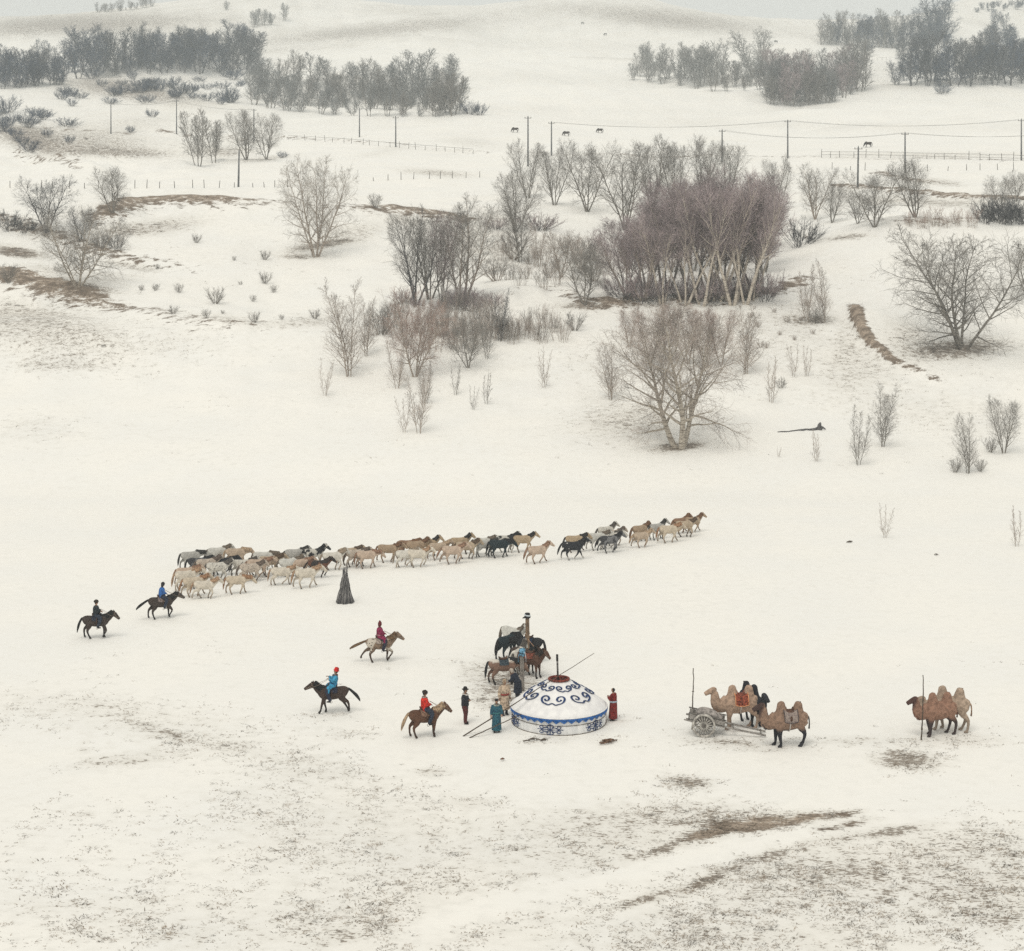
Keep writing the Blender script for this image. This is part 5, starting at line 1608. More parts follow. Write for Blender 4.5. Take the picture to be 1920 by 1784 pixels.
o, lo = camel(1388, 1366, 187, 'beige camel with a rust saddle cloth standing behind the cart', CB, HB, .05, .12, 1.03)
camel_saddle(o, lo, plain('rust_cloth', (0.30, 0.075, 0.04), .35, 9), plain('orange_trim', (0.72, 0.34, 0.17), .15, 9), plain('rust_saddle', (0.26, 0.08, 0.05), .4, 20))
o, lo = camel(1407, 1357, 292, 'black camel almost hidden behind the beige camel', CBK, HD, -.1, .05, .98)
o, lo = camel(1480, 1399, 187, 'brown camel with black legs and a patterned saddle, nearest the cart shafts', CBR, HD, .08, -.1, 1.03)
camel_saddle(o, lo, plain('grey_pattern_cloth', (0.13, 0.10, 0.095), .45, 14, col2=(0.36, 0.30, 0.26)), plain('dark_trim', (0.10, 0.08, 0.08), .2, 9), plain('brown_saddle', (0.14, 0.075, 0.05), .4, 20))
o, lo = camel(1762, 1378, 196, 'red brown camel tied at the thin pole on the right', CRD, HR, -.02, .1, 1.0, -.1)
o, lo = camel(1783, 1370, 160, 'pale camel half hidden behind the red brown camel', CPL, HB, -.5, .16, 1.04)
# ------------------------------------------------------------------ people
SKIN = plain('skin', (0.33, 0.19, 0.125), .12, 12, rough=.6)
def cloth(name, col, col2=None, scale=10):
    return plain('cloth_' + name, col, .22, scale, col2=col2)

def hand(mb, w_, d, up, curl=0.6, s=1.0):
    """palm and five bent fingers at wrist w_, pointing along d; thumb leaves the side of the palm"""
    w_, d, up = np.asarray(w_, float), _norm(np.asarray(d, float)), np.asarray(up, float)
    sd_ = _norm(np.cross(d, up))
    up = _norm(np.cross(sd_, d))
    mb.loft([w_ - d * .03, w_ + d * .03, w_ + d * .09], [(.024, .02), (.042, .018), (.040, .015)], n=8, ref=sd_)
    for i, L in enumerate((.070, .080, .074, .058)):
        o = w_ + d * .085 + sd_ * (.030 - .020 * i)
        a = o + (d * math.cos(curl * .5) - up * math.sin(curl * .5)) * L * .5
        b = a + (d * math.cos(curl * 1.5) - up * math.sin(curl * 1.5)) * L * .35
        c = b + (d * math.cos(curl * 2.4) - up * math.sin(curl * 2.4)) * L * .25
        mb.loft([o - d * .02, a, b, c], [.0095, .009, .008, .006], n=6, ref=sd_)
    t0 = w_ + d * .025 + sd_ * .038
    mb.loft([t0, t0 + sd_ * .028 + d * .03, t0 + sd_ * .026 + d * .062 - up * .012], [.012, .010, .007], n=6, ref=up)

def join(me, mb):
    """append the hands to the fused body mesh"""
    vs = [tuple(v.co) for v in me.vertices]
    fs = [tuple(p.vertices) for p in me.polygons]
    n = len(vs)
    out = bpy.data.meshes.new(me.name)
    out.from_pydata(vs + mb.v, [], fs + [tuple(i + n for i in f) for f in mb.f])
    out.polygons.foreach_set('use_smooth', [True] * len(out.polygons))
    bpy.data.meshes.remove(me)
    return out

def head_part(mb, c, yaw=0.0, pitch=0.0):
    """head about 23 cm high with brow, nose, chin and ears; faces +x turned by yaw"""
    fx = np.array([math.cos(yaw) * math.cos(pitch), math.sin(yaw) * math.cos(pitch), -math.sin(pitch)])
    sy = np.array([-math.sin(yaw), math.cos(yaw), 0])
    uz = np.cross(fx, sy)
    c = np.asarray(c, float)
    P = lambda x, y, z: c + fx * x + sy * y + uz * z
    mb.loft([P(.02, 0, -.115), P(.012, 0, -.085), P(.004, 0, -.03), P(-.004, 0, .03), P(-.012, 0, .085), P(-.014, 0, .115)],
            [(.032, .035), (.055, .068), (.072, .092), (.076, .098), (.06, .078), (.02, .026)], n=12, ref=sy, sub=2)
    mb.loft([P(.082, 0, .02), P(.105, 0, -.025), P(.085, 0, -.034)], [.012, .016, .014], n=6, ref=sy)
    mb.loft([P(.075, -.025, -.062), P(.084, 0, -.060), P(.075, .025, -.062)], [.010, .012, .010], n=6)
    mb.loft([P(.068, -.04, .028), P(.082, 0, .034), P(.068, .04, .028)], [.012, .013, .012], n=6)
    for s in (-1, 1):
        mb.loft([P(-.01, s * .074, -.03), P(-.014, s * .088, 0), P(-.01, s * .078, .028)], [.012, .016, .012], n=6)
    return P

EYE_M = MB().ball((0, 0, 0), .010, 6, 4).mesh('eye')

def person(loc, heading, label, arms, coat_mat, robe=True, legs='stand', hat=None, hat_mat=None, sash=None, trousers=None, boots=None,
           yaw=0.0, pitch=0.0, bend=0.0, size=1.0, collar=None, hair=True, group=None, skirt_z=.22, back=0.0):
    """arms: two (elbow, wrist) pairs in body space (left, right). Faces +x."""
    o = empty('person', loc, R(heading), size, label=label, cat='person', group=group)
    hipz = .92 if legs == 'stand' else .0
    if legs == 'sit':
        # astride: origin at the seat
        L = [[(0, s * .10, .02), (.22, s * .30, -.10), (.30, s * .38, -.18), (.20, s * .40, -.48), (.13, s * .40, -.66)] for s in (1, -1)]
        feet = [[(.11, s * .40, -.68), (.20, s * .41, -.70), (.33, s * .42, -.70)] for s in (1, -1)]
    else:
        L = [[(0, s * .10, .94), (.01, s * .105, .70), (.02, s * .11, .50), (-.01, s * .115, .28), (-.02, s * .12, .07)] for s in (1, -1)]
        L[1] = [(p[0] + (.94 - p[2]) * .08, p[1], p[2]) for p in L[1]]
        feet = [[(p[-1][0] - .05, p[-1][1], .06), (p[-1][0] + .06, p[-1][1], .05), (p[-1][0] + .17, p[-1][1] * 1.1, .035)] for p in L]
    def T(p):       # lean of the upper body
        a = R(bend)
        x, z = p[0], p[2] - hipz
        return (x * math.cos(a) + z * math.sin(a) , p[1], hipz - x * math.sin(a) + z * math.cos(a)) if z > 0 else p
    sp = [T((0, 0, hipz + z)) for z in (-.02, .12, .26, .40, .50, .57)]
    neck, headc = T((0.0, 0, hipz + .60)), T((.02, 0, hipz + .73))
    SH = [T((-.01, s * .185, hipz + .49)) for s in (1, -1)]
    arms = [[T((e[0], e[1], hipz + e[2])) for e in a] for a in arms]
    b = MB()
    b.loft(sp, [(.16, .12), (.135, .105), (.155, .11), (.18, .12), (.17, .10), (.07, .065)], n=12, sub=2)
    b.loft([sp[-2], neck, (headc[0], headc[1], headc[2] - .08)], [.06, .055, .055], n=10)
    for p in L:
        b.loft(p, [.085, .075, .058, .055, .042], n=9, sub=2)
    for f in feet:
        b.loft(f, [(.04, .045), (.045, .035), (.03, .02)], n=8)
    for s_, (e, w_) in zip(SH, arms):
        b.loft([s_, e, w_], [.055, .042, .030], n=8, ref=(0, 0, 1) if abs(w_[2] - s_[2]) < .2 else (0, 1, 0))
    HP = head_part(b, headc, R(yaw), R(pitch) + R(bend))
    body = b.fused('body', .016, 3)
    hb = MB()
    for e, w_ in arms:
        d = np.subtract(w_, e)
        hand(hb, w_, d, (0, 0, 1) if abs(_norm(d)[2]) < .8 else (1, 0, 0), .7)
    link('body', join(body, hb), SKIN, o)
    for s in (-1, 1):
        link('eye', EYE_M, EYE, o, loc=HP(.088, s * .03, .008))
    # coat or robe with sleeves
    c = MB()
    c.loft(sp, [(.23, .20), (.215, .19), (.225, .19), (.24, .19), (.205, .15), (.09, .085)], n=14, sub=2)
    for s_, (e, w_) in zip(SH, arms):
        q = np.add(e, np.subtract(w_, e) * .93)
        c.loft([(s_[0], s_[1] * .75, s_[2]), s_, e, q], [.10, .105, .088, .078], n=9, ref=(0, 0, 1) if abs(w_[2] - s_[2]) < .2 else (0, 1, 0))
    if robe and legs == 'stand':
        c.loft([(0, 0, hipz + .12), (0, 0, hipz - .1), (.01, 0, hipz - .4), (.02, 0, skirt_z)], [(.215, .19), (.24, .21), (.25, .225), (.275, .25)], n=14, sub=2)
    elif robe:      # skirts of the robe over both thighs
        c.loft([(-.16, 0, .10), (0, 0, .05), (.12, 0, .04)], [(.22, .10), (.24, .12), (.20, .08)], n=12)
        for s in (1, -1):
            c.loft([(-.02, s * .12, .06), (.20, s * .29, -.04), (.28, s * .375, -.20), (.22, s * .40, -.42)], [(.13, .13), (.125, .125), (.11, .11), (.10, .07)], n=10, sub=2)
    else:
        c.loft([(0, 0, hipz + .12), (0, 0, hipz - .03), (0, 0, hipz - .16)], [(.19, .15), (.205, .165), (.21, .17)], n=12)
    link('robe' if robe else 'jacket', c.fused('coat', .02, 3), coat_mat, o)
    if trousers is not None:
        t = MB()
        for p in L:
            t.loft(p, [.135, .13, .108, .098, .085], n=10, sub=2)
        if legs == 'stand':
            t.loft([(0, 0, hipz + .06), (0, 0, hipz - .12)], [(.19, .15), (.17, .13)], n=12)
        link('trousers', t.fused('trousers', .02, 2), trousers, o)
    bm_ = boots or cloth('boot_black', (0.02, 0.018, 0.018))
    for p, f in zip(L, feet):
        t = MB()
        t.loft([p[-2], np.add(p[-2], np.subtract(p[-1], p[-2]) * .5), p[-1]], [.078, .07, .062], n=9)
        t.loft(f, [(.058, .062), (.056, .048), (.035, .03)], n=9)
        link('boot', t.fused('boot', .016, 2), bm_, o)
    if sash is not None:
        t = MB()
        z = hipz + .13
        ring = [T((math.cos(a) * .20, math.sin(a) * .225, z)) for a in np.linspace(0, 6.2832, 21)]
        t.loft(ring, [(.045, .018)] * 21, n=6, ref=(0, 0, 1))
        t.build('sash', sash, o, True)
    if collar is not None:
        t = MB()
        ring = [T((math.cos(a) * .11 + .01, math.sin(a) * .13, hipz + .545 - .03 * math.cos(a))) for a in np.linspace(0, 6.2832, 17)]
        t.loft(ring, [.042] * 17, n=7, ref=(0, 0, 1))
        t.build('collar', collar, o, True)
    if hair:
        t = MB()
        t.loft([HP(-.02, 0, -.06), HP(-.035, 0, 0), HP(-.03, 0, .06), HP(-.014, 0, .12)], [(.065, .062), (.082, .078), (.08, .084), (.03, .03)], n=10, sub=2)
        t.build('hair', cloth('hair_black', (0.015, 0.013, 0.012)), o, True)
    if hat:
        t = MB()
        if hat == 'fur':          # big round fur hat
            t.loft([HP(-.02, 0, .0), HP(-.015, 0, .04), HP(-.01, 0, .10), HP(-.01, 0, .15), HP(-.01, 0, .19)], [(.115, .115), (.15, .145), (.15, .145), (.10, .10), (.02, .02)], n=12, sub=2)
        elif hat == 'furdown':    # fur hat with ear flaps and nape
            t.loft([HP(-.04, 0, -.13), HP(-.04, 0, -.05), HP(-.015, 0, .05), HP(-.01, 0, .11), HP(-.01, 0, .18)], [(.11, .07), (.12, .085), (.13, .13), (.12, .12), (.03, .03)], n=12, sub=2)
        elif hat == 'tall':       # tall cloth hat with upturned brim
            t.loft([HP(-.01, 0, .03), HP(-.01, 0, .06), HP(-.01, 0, .09), HP(-.01, 0, .15), HP(-.01, 0, .20), HP(-.01, 0, .225)], [(.10, .11), (.15, .16), (.12, .125), (.115, .12), (.10, .105), (.05, .05)], n=12)
        elif hat == 'point':      # pointed hood
            t.loft([HP(-.03, 0, -.12), HP(-.03, 0, -.04), HP(-.012, 0, .06), HP(-.015, 0, .14), HP(-.02, 0, .22)], [(.105, .085), (.105, .095), (.10, .11), (.07, .075), (.02, .02)], n=12, sub=2)
        elif hat == 'brim':       # felt hat with a brim
            t.loft([HP(-.01, 0, .055), HP(-.01, 0, .07), HP(-.01, 0, .085), HP(-.012, 0, .17), HP(-.012, 0, .20)], [(.15, .17), (.16, .18), (.092, .105), (.085, .095), (.05, .06)], n=14)
        elif hat == 'scarf':      # cloth wrapped round the head
            t.loft([HP(-.03, 0, -.11), HP(-.025, 0, -.03), HP(-.016, 0, .05), HP(-.012, 0, .11), HP(-.012, 0, .145)], [(.09, .075), (.095, .09), (.097, .115), (.075, .09), (.02, .02)], n=12, sub=2)
        else:                     # small round cap
            t.loft([HP(-.01, 0, .045), HP(-.01, 0, .075), HP(-.012, 0, .13), HP(-.012, 0, .15)], [(.10, .115), (.105, .12), (.08, .09), (.03, .03)], n=12)
        t.build('hat', hat_mat, o, True)
    return o

def seat(key):
    """world place of the saddle of a ridden horse"""
    o, zt = RIDDEN[key]
    M = Matrix.LocRotScale(o.location, o.rotation_euler.to_quaternion(), o.scale)
    return M @ Vector((0.0, 0, zt + .02)), math.degrees(o.rotation_euler.z)

rein_arms = [((.08, .26, .26), (.27, .12, .20)), ((.08, -.26, .26), (.27, -.12, .20))]
p, h = seat('black')
person(p, h, 'rider in black with a big round fur hat on the black horse', rein_arms, cloth('rider_black', (0.022, 0.030, 0.034)), robe=False, legs='sit', hat='fur', hat_mat=cloth('fur_dark', (0.035, 0.028, 0.02), scale=30), trousers=cloth('navy_trousers', (0.03, 0.04, 0.06)), size=1.04, group='riders')
p, h = seat('blue')
person(p, h, 'rider in a bright blue coat with a dark fur hat', rein_arms, cloth('rider_blue', (0.035, 0.14, 0.42)), robe=False, legs='sit', hat='furdown', hat_mat=cloth('fur_black', (0.03, 0.028, 0.032), scale=30), trousers=cloth('dark_blue_trousers', (0.025, 0.035, 0.06)), bend=8, size=1.02, group='riders')
p, h = seat('magenta')
person(p, h, 'rider in a magenta robe with a pointed maroon hood', rein_arms, cloth('rider_magenta', (0.25, 0.02, 0.075)), robe=True, legs='sit', hat='point', hat_mat=cloth('maroon_hood', (0.13, 0.018, 0.022)), trousers=cloth('navy2', (0.03, 0.03, 0.05)), sash=cloth('sash_pink', (0.42, 0.22, 0.25)), size=1.04, group='riders')
p, h = seat('cyan')
person(p, h, 'rider in a sky blue robe with a tall red hat, leaning forward', [((.06, .26, .28), (.28, .12, .30)), ((.10, -.26, .30), (.30, -.16, .36))], cloth('rider_cyan', (0.05, 0.30, 0.50)), robe=True, legs='sit', hat='tall', hat_mat=cloth('hat_red', (0.65, 0.02, 0.015)), trousers=cloth('navy3', (0.03, 0.035, 0.06)), sash=cloth('sash_blue', (0.03, 0.16, 0.33)), collar=cloth('fur_collar', (0.11, 0.08, 0.075), scale=30), bend=-14, yaw=-12, size=1.06, group='riders')
p, h = seat('red')
person(p, h, 'rider in a scarlet jacket with a dark fur hat', rein_arms, cloth('rider_red', (0.62, 0.035, 0.02)), robe=False, legs='sit', hat='fur', hat_mat=cloth('fur_brown', (0.035, 0.024, 0.02), scale=30), trousers=cloth('blue_black_trousers', (0.03, 0.04, 0.065)), collar=cloth('collar_grey', (0.35, 0.31, 0.28)), pitch=10, size=1.04, group='riders')

def gp(px, row):
    return ground(px, row)[0]
hang = [((-.04, .27, .22), (.02, .29, -.04)), ((-.04, -.27, .22), (.02, -.29, -.04))]
person(gp(872, 1357), -12, 'man in a dark jacket and brimmed hat standing apart with folded arms', [((.02, .27, .26), (.20, -.02, .28)), ((.02, -.27, .26), (.20, .04, .24))], cloth('jacket_dark', (0.025, 0.027, 0.034)), robe=False, hat='brim', hat_mat=cloth('hat_black', (0.018, 0.016, 0.016)), trousers=cloth('maroon_trousers', (0.10, 0.028, 0.026)), collar=cloth('scarf_white', (0.6, 0.56, 0.52)), size=1.06)
person(gp(946, 1341), -62, 'person in a cream robe with red sash beside the yurt', hang, cloth('robe_cream', (0.55, 0.43, 0.32)), hat='scarf', hat_mat=cloth('cream_scarf', (0.50, 0.38, 0.27)), sash=cloth('sash_dark_red', (0.30, 0.05, 0.04)), boots=cloth('boot_blue_black', (0.03, 0.03, 0.05)), skirt_z=.3, size=1.08)
person(gp(971, 1312), 150, 'stooping person in navy at the foot of the shorter post', [((.12, .24, .30), (.38, .14, .30)), ((.12, -.24, .30), (.38, -.12, .28))], cloth('coat_navy', (0.02, 0.026, 0.042)), robe=True, hat='scarf', hat_mat=cloth('cap_white', (0.48, 0.42, 0.36)), trousers=cloth('navy4', (0.02, 0.022, 0.03)), bend=32, skirt_z=.4)
person(gp(931, 1373), -84, 'person in a teal robe holding long rods beside the yurt', [((.02, .26, .24), (.16, .27, .06)), ((.0, -.27, .24), (.14, -.30, .04))], cloth('robe_teal', (0.025, 0.105, 0.135), col2=(0.015, 0.06, 0.10)), hat='cap', hat_mat=cloth('cap_dark', (0.035, 0.03, 0.028)), sash=cloth('sash_teal', (0.05, 0.18, 0.2)), collar=cloth('scarf_green', (0.30, 0.33, 0.28)), skirt_z=.12, size=.97)
person(gp(1150, 1351), 150, 'person in a dark red robe with pale sash right of the yurt', [((.10, .24, .26), (.26, .10, .34)), ((.10, -.24, .26), (.26, -.08, .36))], cloth('robe_red', (0.20, 0.022, 0.018)), hat=None, sash=cloth('sash_pale_blue', (0.42, 0.50, 0.58)), skirt_z=.12, size=.97)

# ------------------------------------------------------------------ yurt
YC = gp(1048, 1353)
RW, RE, HW = 2.46, 2.57, 0.84       # wall radius, eave radius, wall height
RR, HR_ = 0.52, 2.22                # crown ring radius, height at ring
yurt = empty('yurt', YC, 0, 1.0, label='white felt yurt with blue scroll ornament and red crown ring', cat='yurt')
FELT = plain('felt_white', (0.84, 0.835, 0.83), .03, 3.0, col2=(0.76, 0.755, 0.76), stretch=(1, 1, .5))
FELT2 = plain('canvas_wall', (0.82, 0.82, 0.82), .04, 5.0, col2=(0.69, 0.70, 0.71), stretch=(2, 2, .35))
BLUE = plain('ornament_navy', (0.025, 0.055, 0.16), .2, 8)
BLUE2 = plain('trim_blue', (0.03, 0.13, 0.40), .2, 8)
ROPE = plain('rope', (0.16, 0.13, 0.10), .25, 20)
wl = MB()
nW = 72
prof = [(RW + .02, -.05), (RW + .03, .05), (RW + .035, .30), (RW + .03, .6), (RW + .02, HW + .06), (RW - .06, HW + .06), (RW - .05, .3), (RW - .06, -.05)]
wl.lathe(prof, nW, True)
_rg = random.Random(8)
for i, v in enumerate(wl.v):          # slack folds of the cloth
    a = math.atan2(v[1], v[0])
    k = 1 + .004 * math.sin(a * 22 + 1.3) + .003 * math.sin(a * 37)
    wl.v[i] = (v[0] * k, v[1] * k, v[2])
wall = wl.build('wall', FELT2, yurt, True)
for z_, r_ in ((.50, RW + .045), (.03, RW + .05)):
    t = MB()
    t.lathe([(r_ + .014, z_ - .012), (r_ + .014, z_ + .012), (r_ - .02, z_ + .012), (r_ - .02, z_ - .012)], nW, True)
    t.build('rope', ROPE, wall, True)
def roof_rz(t):                        # t = 0 at the eave, 1 at the crown ring
    r_ = RE + (RR - RE) * t
    return r_, HW + (HR_ - HW) * (t ** .93) + .09 * math.sin(math.pi * t) * (1 - t)
rf = MB()
pr = [(RW - .1, HW - .02), (RE - .01, HW - .05)] + [roof_rz(t) for t in np.linspace(0, 1, 14)] + [(RR - .05, HR_ - .02)]
rf.lathe(pr, 96)
for i, v in enumerate(rf.v):
    a = math.atan2(v[1], v[0])
    r_ = math.hypot(v[0], v[1])
    w_ = sstep(.6, 1.6, np.array([r_]))[0]
    k = .010 * math.sin(a * 24 + .5) * w_
    rf.v[i] = (v[0], v[1], v[2] + k - .012 * math.cos(a * 3 + 1) * w_)
roof = rf.build('roof', FELT, yurt, True)
def on_roof(a, t, off=.012):
    r_, z_ = roof_rz(t)
    return np.array([math.cos(a) * (r_ + off * .5), math.sin(a) * (r_ + off * .5), z_ + off + .012])
def roof_ribbon(curve, a0, t0, sx, sy, w_, name='scroll_ornament', parent=None, mat=BLUE):
    """flat applique ribbon; curve in motif units; x along the eave, y up the roof"""
    mb = MB()
    slant = math.hypot(RE - RR, HR_ - HW)
    pts, nrm = [], []
    for x, y in crom(np.array(curve, float), 4):
        t = min(.985, max(.01, t0 + y * sy / slant))
        r_, _ = roof_rz(t)
        a = a0 + x * sx / r_
        pts.append(on_roof(a, t))
    mb.loft(pts, [(.012, w_)] * len(pts), n=6, ref=(0, 0, 1))
    return mb.build(name, mat, parent or roof, True)
def spiral(cx, cy, r0, turns, s, start):
    return [(cx + s * r0 * (1 - .78 * k / 16) * math.cos(start + turns * 6.283 * k / 16), cy + r0 * (1 - .78 * k / 16) * math.sin(start + turns * 6.283 * k / 16)) for k in range(17)]
left = spiral(-.52, .0, .36, -1.15, 1, R(-60) + R(0))
# cloud scroll: two inward curls joined by a sagging bow
curl_l = spiral(-.50, .05, .40, -1.2, 1, R(270))
curl_r = [(-x, y) for x, y in curl_l]
motif = curl_l[::-1] + [(-.25, -.42), (0, -.30), (.25, -.42)] + curl_r
for i in range(6):
    a = R(-90) + R(-13) + i * 2 * math.pi / 6
    roof_ribbon(motif, a, .47, .74, .78, .066)
for i in range(6):
    a = R(-90) + R(16) + i * 2 * math.pi / 6
    roof_ribbon(motif, a, .80, .48, .52, .054)
# eave band with pointed scallops
bd = MB()
bd.lathe([(RE + .022, HW - .09), (RE + .020, HW + .015), (RE - .02, HW + .015), (RE - .015, HW - .09)], 96, True)
band = bd.build('eave_band', BLUE2, yurt, True)
wb = MB()
wb.lathe([(RE + .02, HW + .03), (RE - .01, HW + .085), (RE - .05, HW + .06), (RE - .02, HW + .018)], 96, True)
wb.build('eave_roll', FELT, yurt, True)
nS = 40
for i in range(nS):
    a0, a1 = 2 * math.pi * i / nS, 2 * math.pi * (i + 1) / nS
    mb = MB()
    r_ = RE + .012
    am = (a0 + a1) / 2
    for off in (.012, -.008):
        for a, z_ in ((a0 + .008, HW - .088), (a1 - .008, HW - .088), (am + .01, HW - .215), (am - .01, HW - .215)):
            rr = r_ + off - (.03 if z_ < HW - .1 else 0)
            mb.v.append((math.cos(a) * rr, math.sin(a) * rr, z_))
    mb.f += [(0, 3, 2, 1), (4, 5, 6, 7), (0, 1, 5, 4), (1, 2, 6, 5), (2, 3, 7, 6), (3, 0, 4, 7)]
    mb.build('scallop', BLUE2, band)
# wall ornament: cross of curls inside a lozenge band
def wall_ribbon(curve, a0, zc, s, w_, mat=BLUE):
    mb = MB()
    pts = []
    for x, y in crom(np.array(curve, float), 4):
        a = a0 + x * s * 1.3 / RW
        pts.append((math.cos(a) * (RW + .056), math.sin(a) * (RW + .056), zc + y * s))
    mb.loft(pts, [(.014, w_)] * len(pts), n=6, ref=(math.cos(a0), math.sin(a0), 0))
    mb.build('cross_ornament', mat, wall, True)
for i in range(6):
    a0 = R(-90 - 12 + 60 * i)
    for sx in (-1, 1):
        wall_ribbon([(0, 0), (sx * .25, .17), (sx * .55, 0), (sx * .25, -.17), (0, 0)], a0, .30, .66, .022)
        wall_ribbon([(sx * .50, 0), (sx * .66, .20), (sx * .48, .28), (sx * .42, .17)], a0, .30, .66, .018)
        wall_ribbon([(sx * .50, 0), (sx * .66, -.20), (sx * .48, -.28), (sx * .42, -.17)], a0, .30, .66, .018)
        wall_ribbon([(0, .40), (sx * .16, .34), (sx * .20, .22), (sx * .10, .20)], a0, .30, .66, .018)
        wall_ribbon([(0, -.40), (sx * .16, -.34), (sx * .20, -.22), (sx * .10, -.20)], a0, .30, .66, .018)
        wall_ribbon([(sx * .1, 0), (sx * .78, 0)], a0, .30, .66, .018)
    wall_ribbon([(0, -.42), (0, 0), (0, .42)], a0, .30, .66, .030)
# crown ring with spokes
CRED = plain('crown_red', (0.21, 0.045, 0.03), .3, 12)
cr = MB()
ring = [(math.cos(a) * RR, math.sin(a) * RR, HR_ + .05) for a in np.linspace(0, 6.2832, 33)]
cr.loft(ring, [(.055, .075)] * 33, n=8, ref=(0, 0, 1))
crown_ring = cr.build('crown_ring', CRED, yurt, True)
for i in range(4):
    a = math.pi * i / 4 + .2
    mb = MB()
    mb.loft([(math.cos(a) * RR * k, math.sin(a) * RR * k, HR_ + .06 + .12 * (1 - k * k)) for k in np.linspace(-1, 1, 7)], [.028] * 7, n=6)
    mb.build('spoke', CRED, crown_ring, True)
hb = MB()
hb.lathe([(.0, HR_ - .04), (RR - .03, HR_ - .05), (RR - .03, HR_ - .01), (0, HR_ - .005)], 32)
hb.build('smoke_hole_cover', plain('soot_red', (0.10, 0.03, 0.022), .3, 8), crown_ring)
# roof ropes
for a in (R(38), R(142)):
    mb = MB()
    pts = [on_roof(a, t, .02) for t in np.linspace(.0, .96, 12)] 
    pts = [np.array([math.cos(a) * (RW + .07), math.sin(a) * (RW + .07), .2]), np.array([math.cos(a) * (RE + .05), math.sin(a) * (RE + .05), HW])] + pts
    mb.loft(pts, [.014] * len(pts), n=6)
    mb.build('rope', ROPE, roof, True)
# stove pipe
sp_ = MB()
sp_.loft([(-.05, .05, HR_ - .1), (-.07, .05, HR_ + .55), (-.09, .05, HR_ + 1.26)], [.055, .052, .052], n=12)
pipe = sp_.build('stove_pipe', plain('pipe_steel', (0.16, 0.15, 0.145), .35, 6, rough=.5), yurt, True)
sp_ = MB()
sp_.loft([(-.087, .05, HR_ + .98), (-.096, .05, HR_ + 1.32)], [.060, .060], n=12)
sp_.build('pipe_cap', plain('pipe_soot', (0.025, 0.022, 0.022), .2, 8), pipe, True)

# long rods leaning over the yurt
RODM = plain('rod_wood', (0.11, 0.085, 0.065), .25, 12, stretch=(3, 3, .6))
def rod(a, b, r0, r1, label, name='lasso_pole', wob=.010):
    a, b = Vector(a), Vector(b)
    rg = random.Random(int(a.x * 100))
    n_ = 12
    mb = MB()
    d = b - a
    pts = [np.array(d * (k / n_)) + np.array([rg.gauss(0, wob) for _ in range(3)]) * math.sin(math.pi * k / n_) for k in range(n_ + 1)]
    mb.loft(pts, list(np.linspace(r0, r1, n_ + 1)), n=7)
    o = mb.build(name, RODM, None, True)
    o.location = a
    return tag(o, label, 'pole', 'long rods leaning at the yurt')
A = gp(868, 1381)
B = YC + Vector((-.42, -.62, HR_ + .13))
d = (B - A)
rod(A, A + d * 1.50, .035, .014, 'long lasso pole leaning across the yurt roof to beyond the crown')
A2 = gp(880, 1384)
B2 = YC + Vector((-2.02, -1.62, HW + .02))
rod(A2, B2, .03, .022, 'shorter rod leaning against the yurt eave in the teal robed hand')
A3 = gp(876, 1376)
rod(A3, YC + Vector((-1.3, -.9, 1.86)), .026, .02, 'thin rod lying along the left edge of the yurt roof')

# ------------------------------------------------------------------ hitching posts
WOOD = plain('post_wood', (0.23, 0.155, 0.10), .35, 7, col2=(0.09, 0.065, 0.045), stretch=(4, 4, .5))
WOODG = plain('post_grey_wood', (0.27, 0.245, 0.22), .3, 7, col2=(0.11, 0.10, 0.09), stretch=(4, 4, .5))
BK = plain('cap_black', (0.03, 0.032, 0.036), .3, 12)
SCARF = plain('scarf_blue', (0.16, 0.36, 0.52), .35, 9)
SCARFW = plain('scarf_pale', (0.60, 0.66, 0.70), .2, 9)
def post(px, row, h, r_, mat, label):
    P = gp(px, row)
    o = empty('hitching_post', P, 0, 1.0, label=label, cat='post', group='hitching posts')
    mb = MB()
    rg = random.Random(px)
    pts = [(rg.gauss(0, .012), rg.gauss(0, .012), z) for z in np.linspace(-.2, h, 8)]
    mb.loft(pts, [r_ * k for k in np.linspace(1.08, .92, 8)], n=12)
    mb.build('shaft', mat, o, True)
    return o, h, r_
o, h, r_ = post(989, 1246, 2.94, .125, WOOD, 'taller hitching post with a dark cap and pale wrap')
mb = MB()
mb.lathe([(r_ + .05, h - .18), (r_ + .07, h - .12), (r_ + .03, h + .0), (r_ + .02, h + .10), (.03, h + .12)], 14)
mb.build('cap', BK, o, True)
mb = MB()
mb.loft([(-.10, -.10, h - .12), (-.22, -.12, h - .14), (-.30, -.12, h - .18)], [.06, .05, .02], n=7)
mb.build('knot', BK, o, True)
mb = MB()
mb.loft([(math.cos(a) * (r_ + .05), math.sin(a) * (r_ + .05), h - .03 - .03 * math.cos(a)) for a in np.linspace(0, 6.2832, 17)], [(.045, .02)] * 17, n=6, ref=(0, 0, 1))
mb.build('scarf', SCARFW, o, True)
o, h, r_ = post(979, 1296, 2.26, .12, WOODG, 'shorter grey hitching post with a blue scarf on top')
mb = MB()
for z_, w_ in ((h - .06, .08), (h - .2, .07), (h + .05, .06)):
    mb.loft([(math.cos(a) * (r_ + .03), math.sin(a) * (r_ + .03), z_ + .03 * math.sin(2 * a)) for a in np.linspace(0, 6.2832, 17)], [(w_, .03)] * 17, n=6, ref=(0, 0, 1))
mb.ball((0, 0, h + .06), (.13, .13, .09))
mb.build('scarf', SCARF, o, True)
for s in (-1, 1):
    mb = MB()
    mb.loft([(s * .14, -.06, h - .05), (s * .20, -.10, h - .3), (s * .22, -.08, h - .62)], [(.07, .02), (.08, .02), (.04, .012)], n=6, sub=3)
    mb.build('scarf_tail', SCARFW if s > 0 else SCARF, o, True)
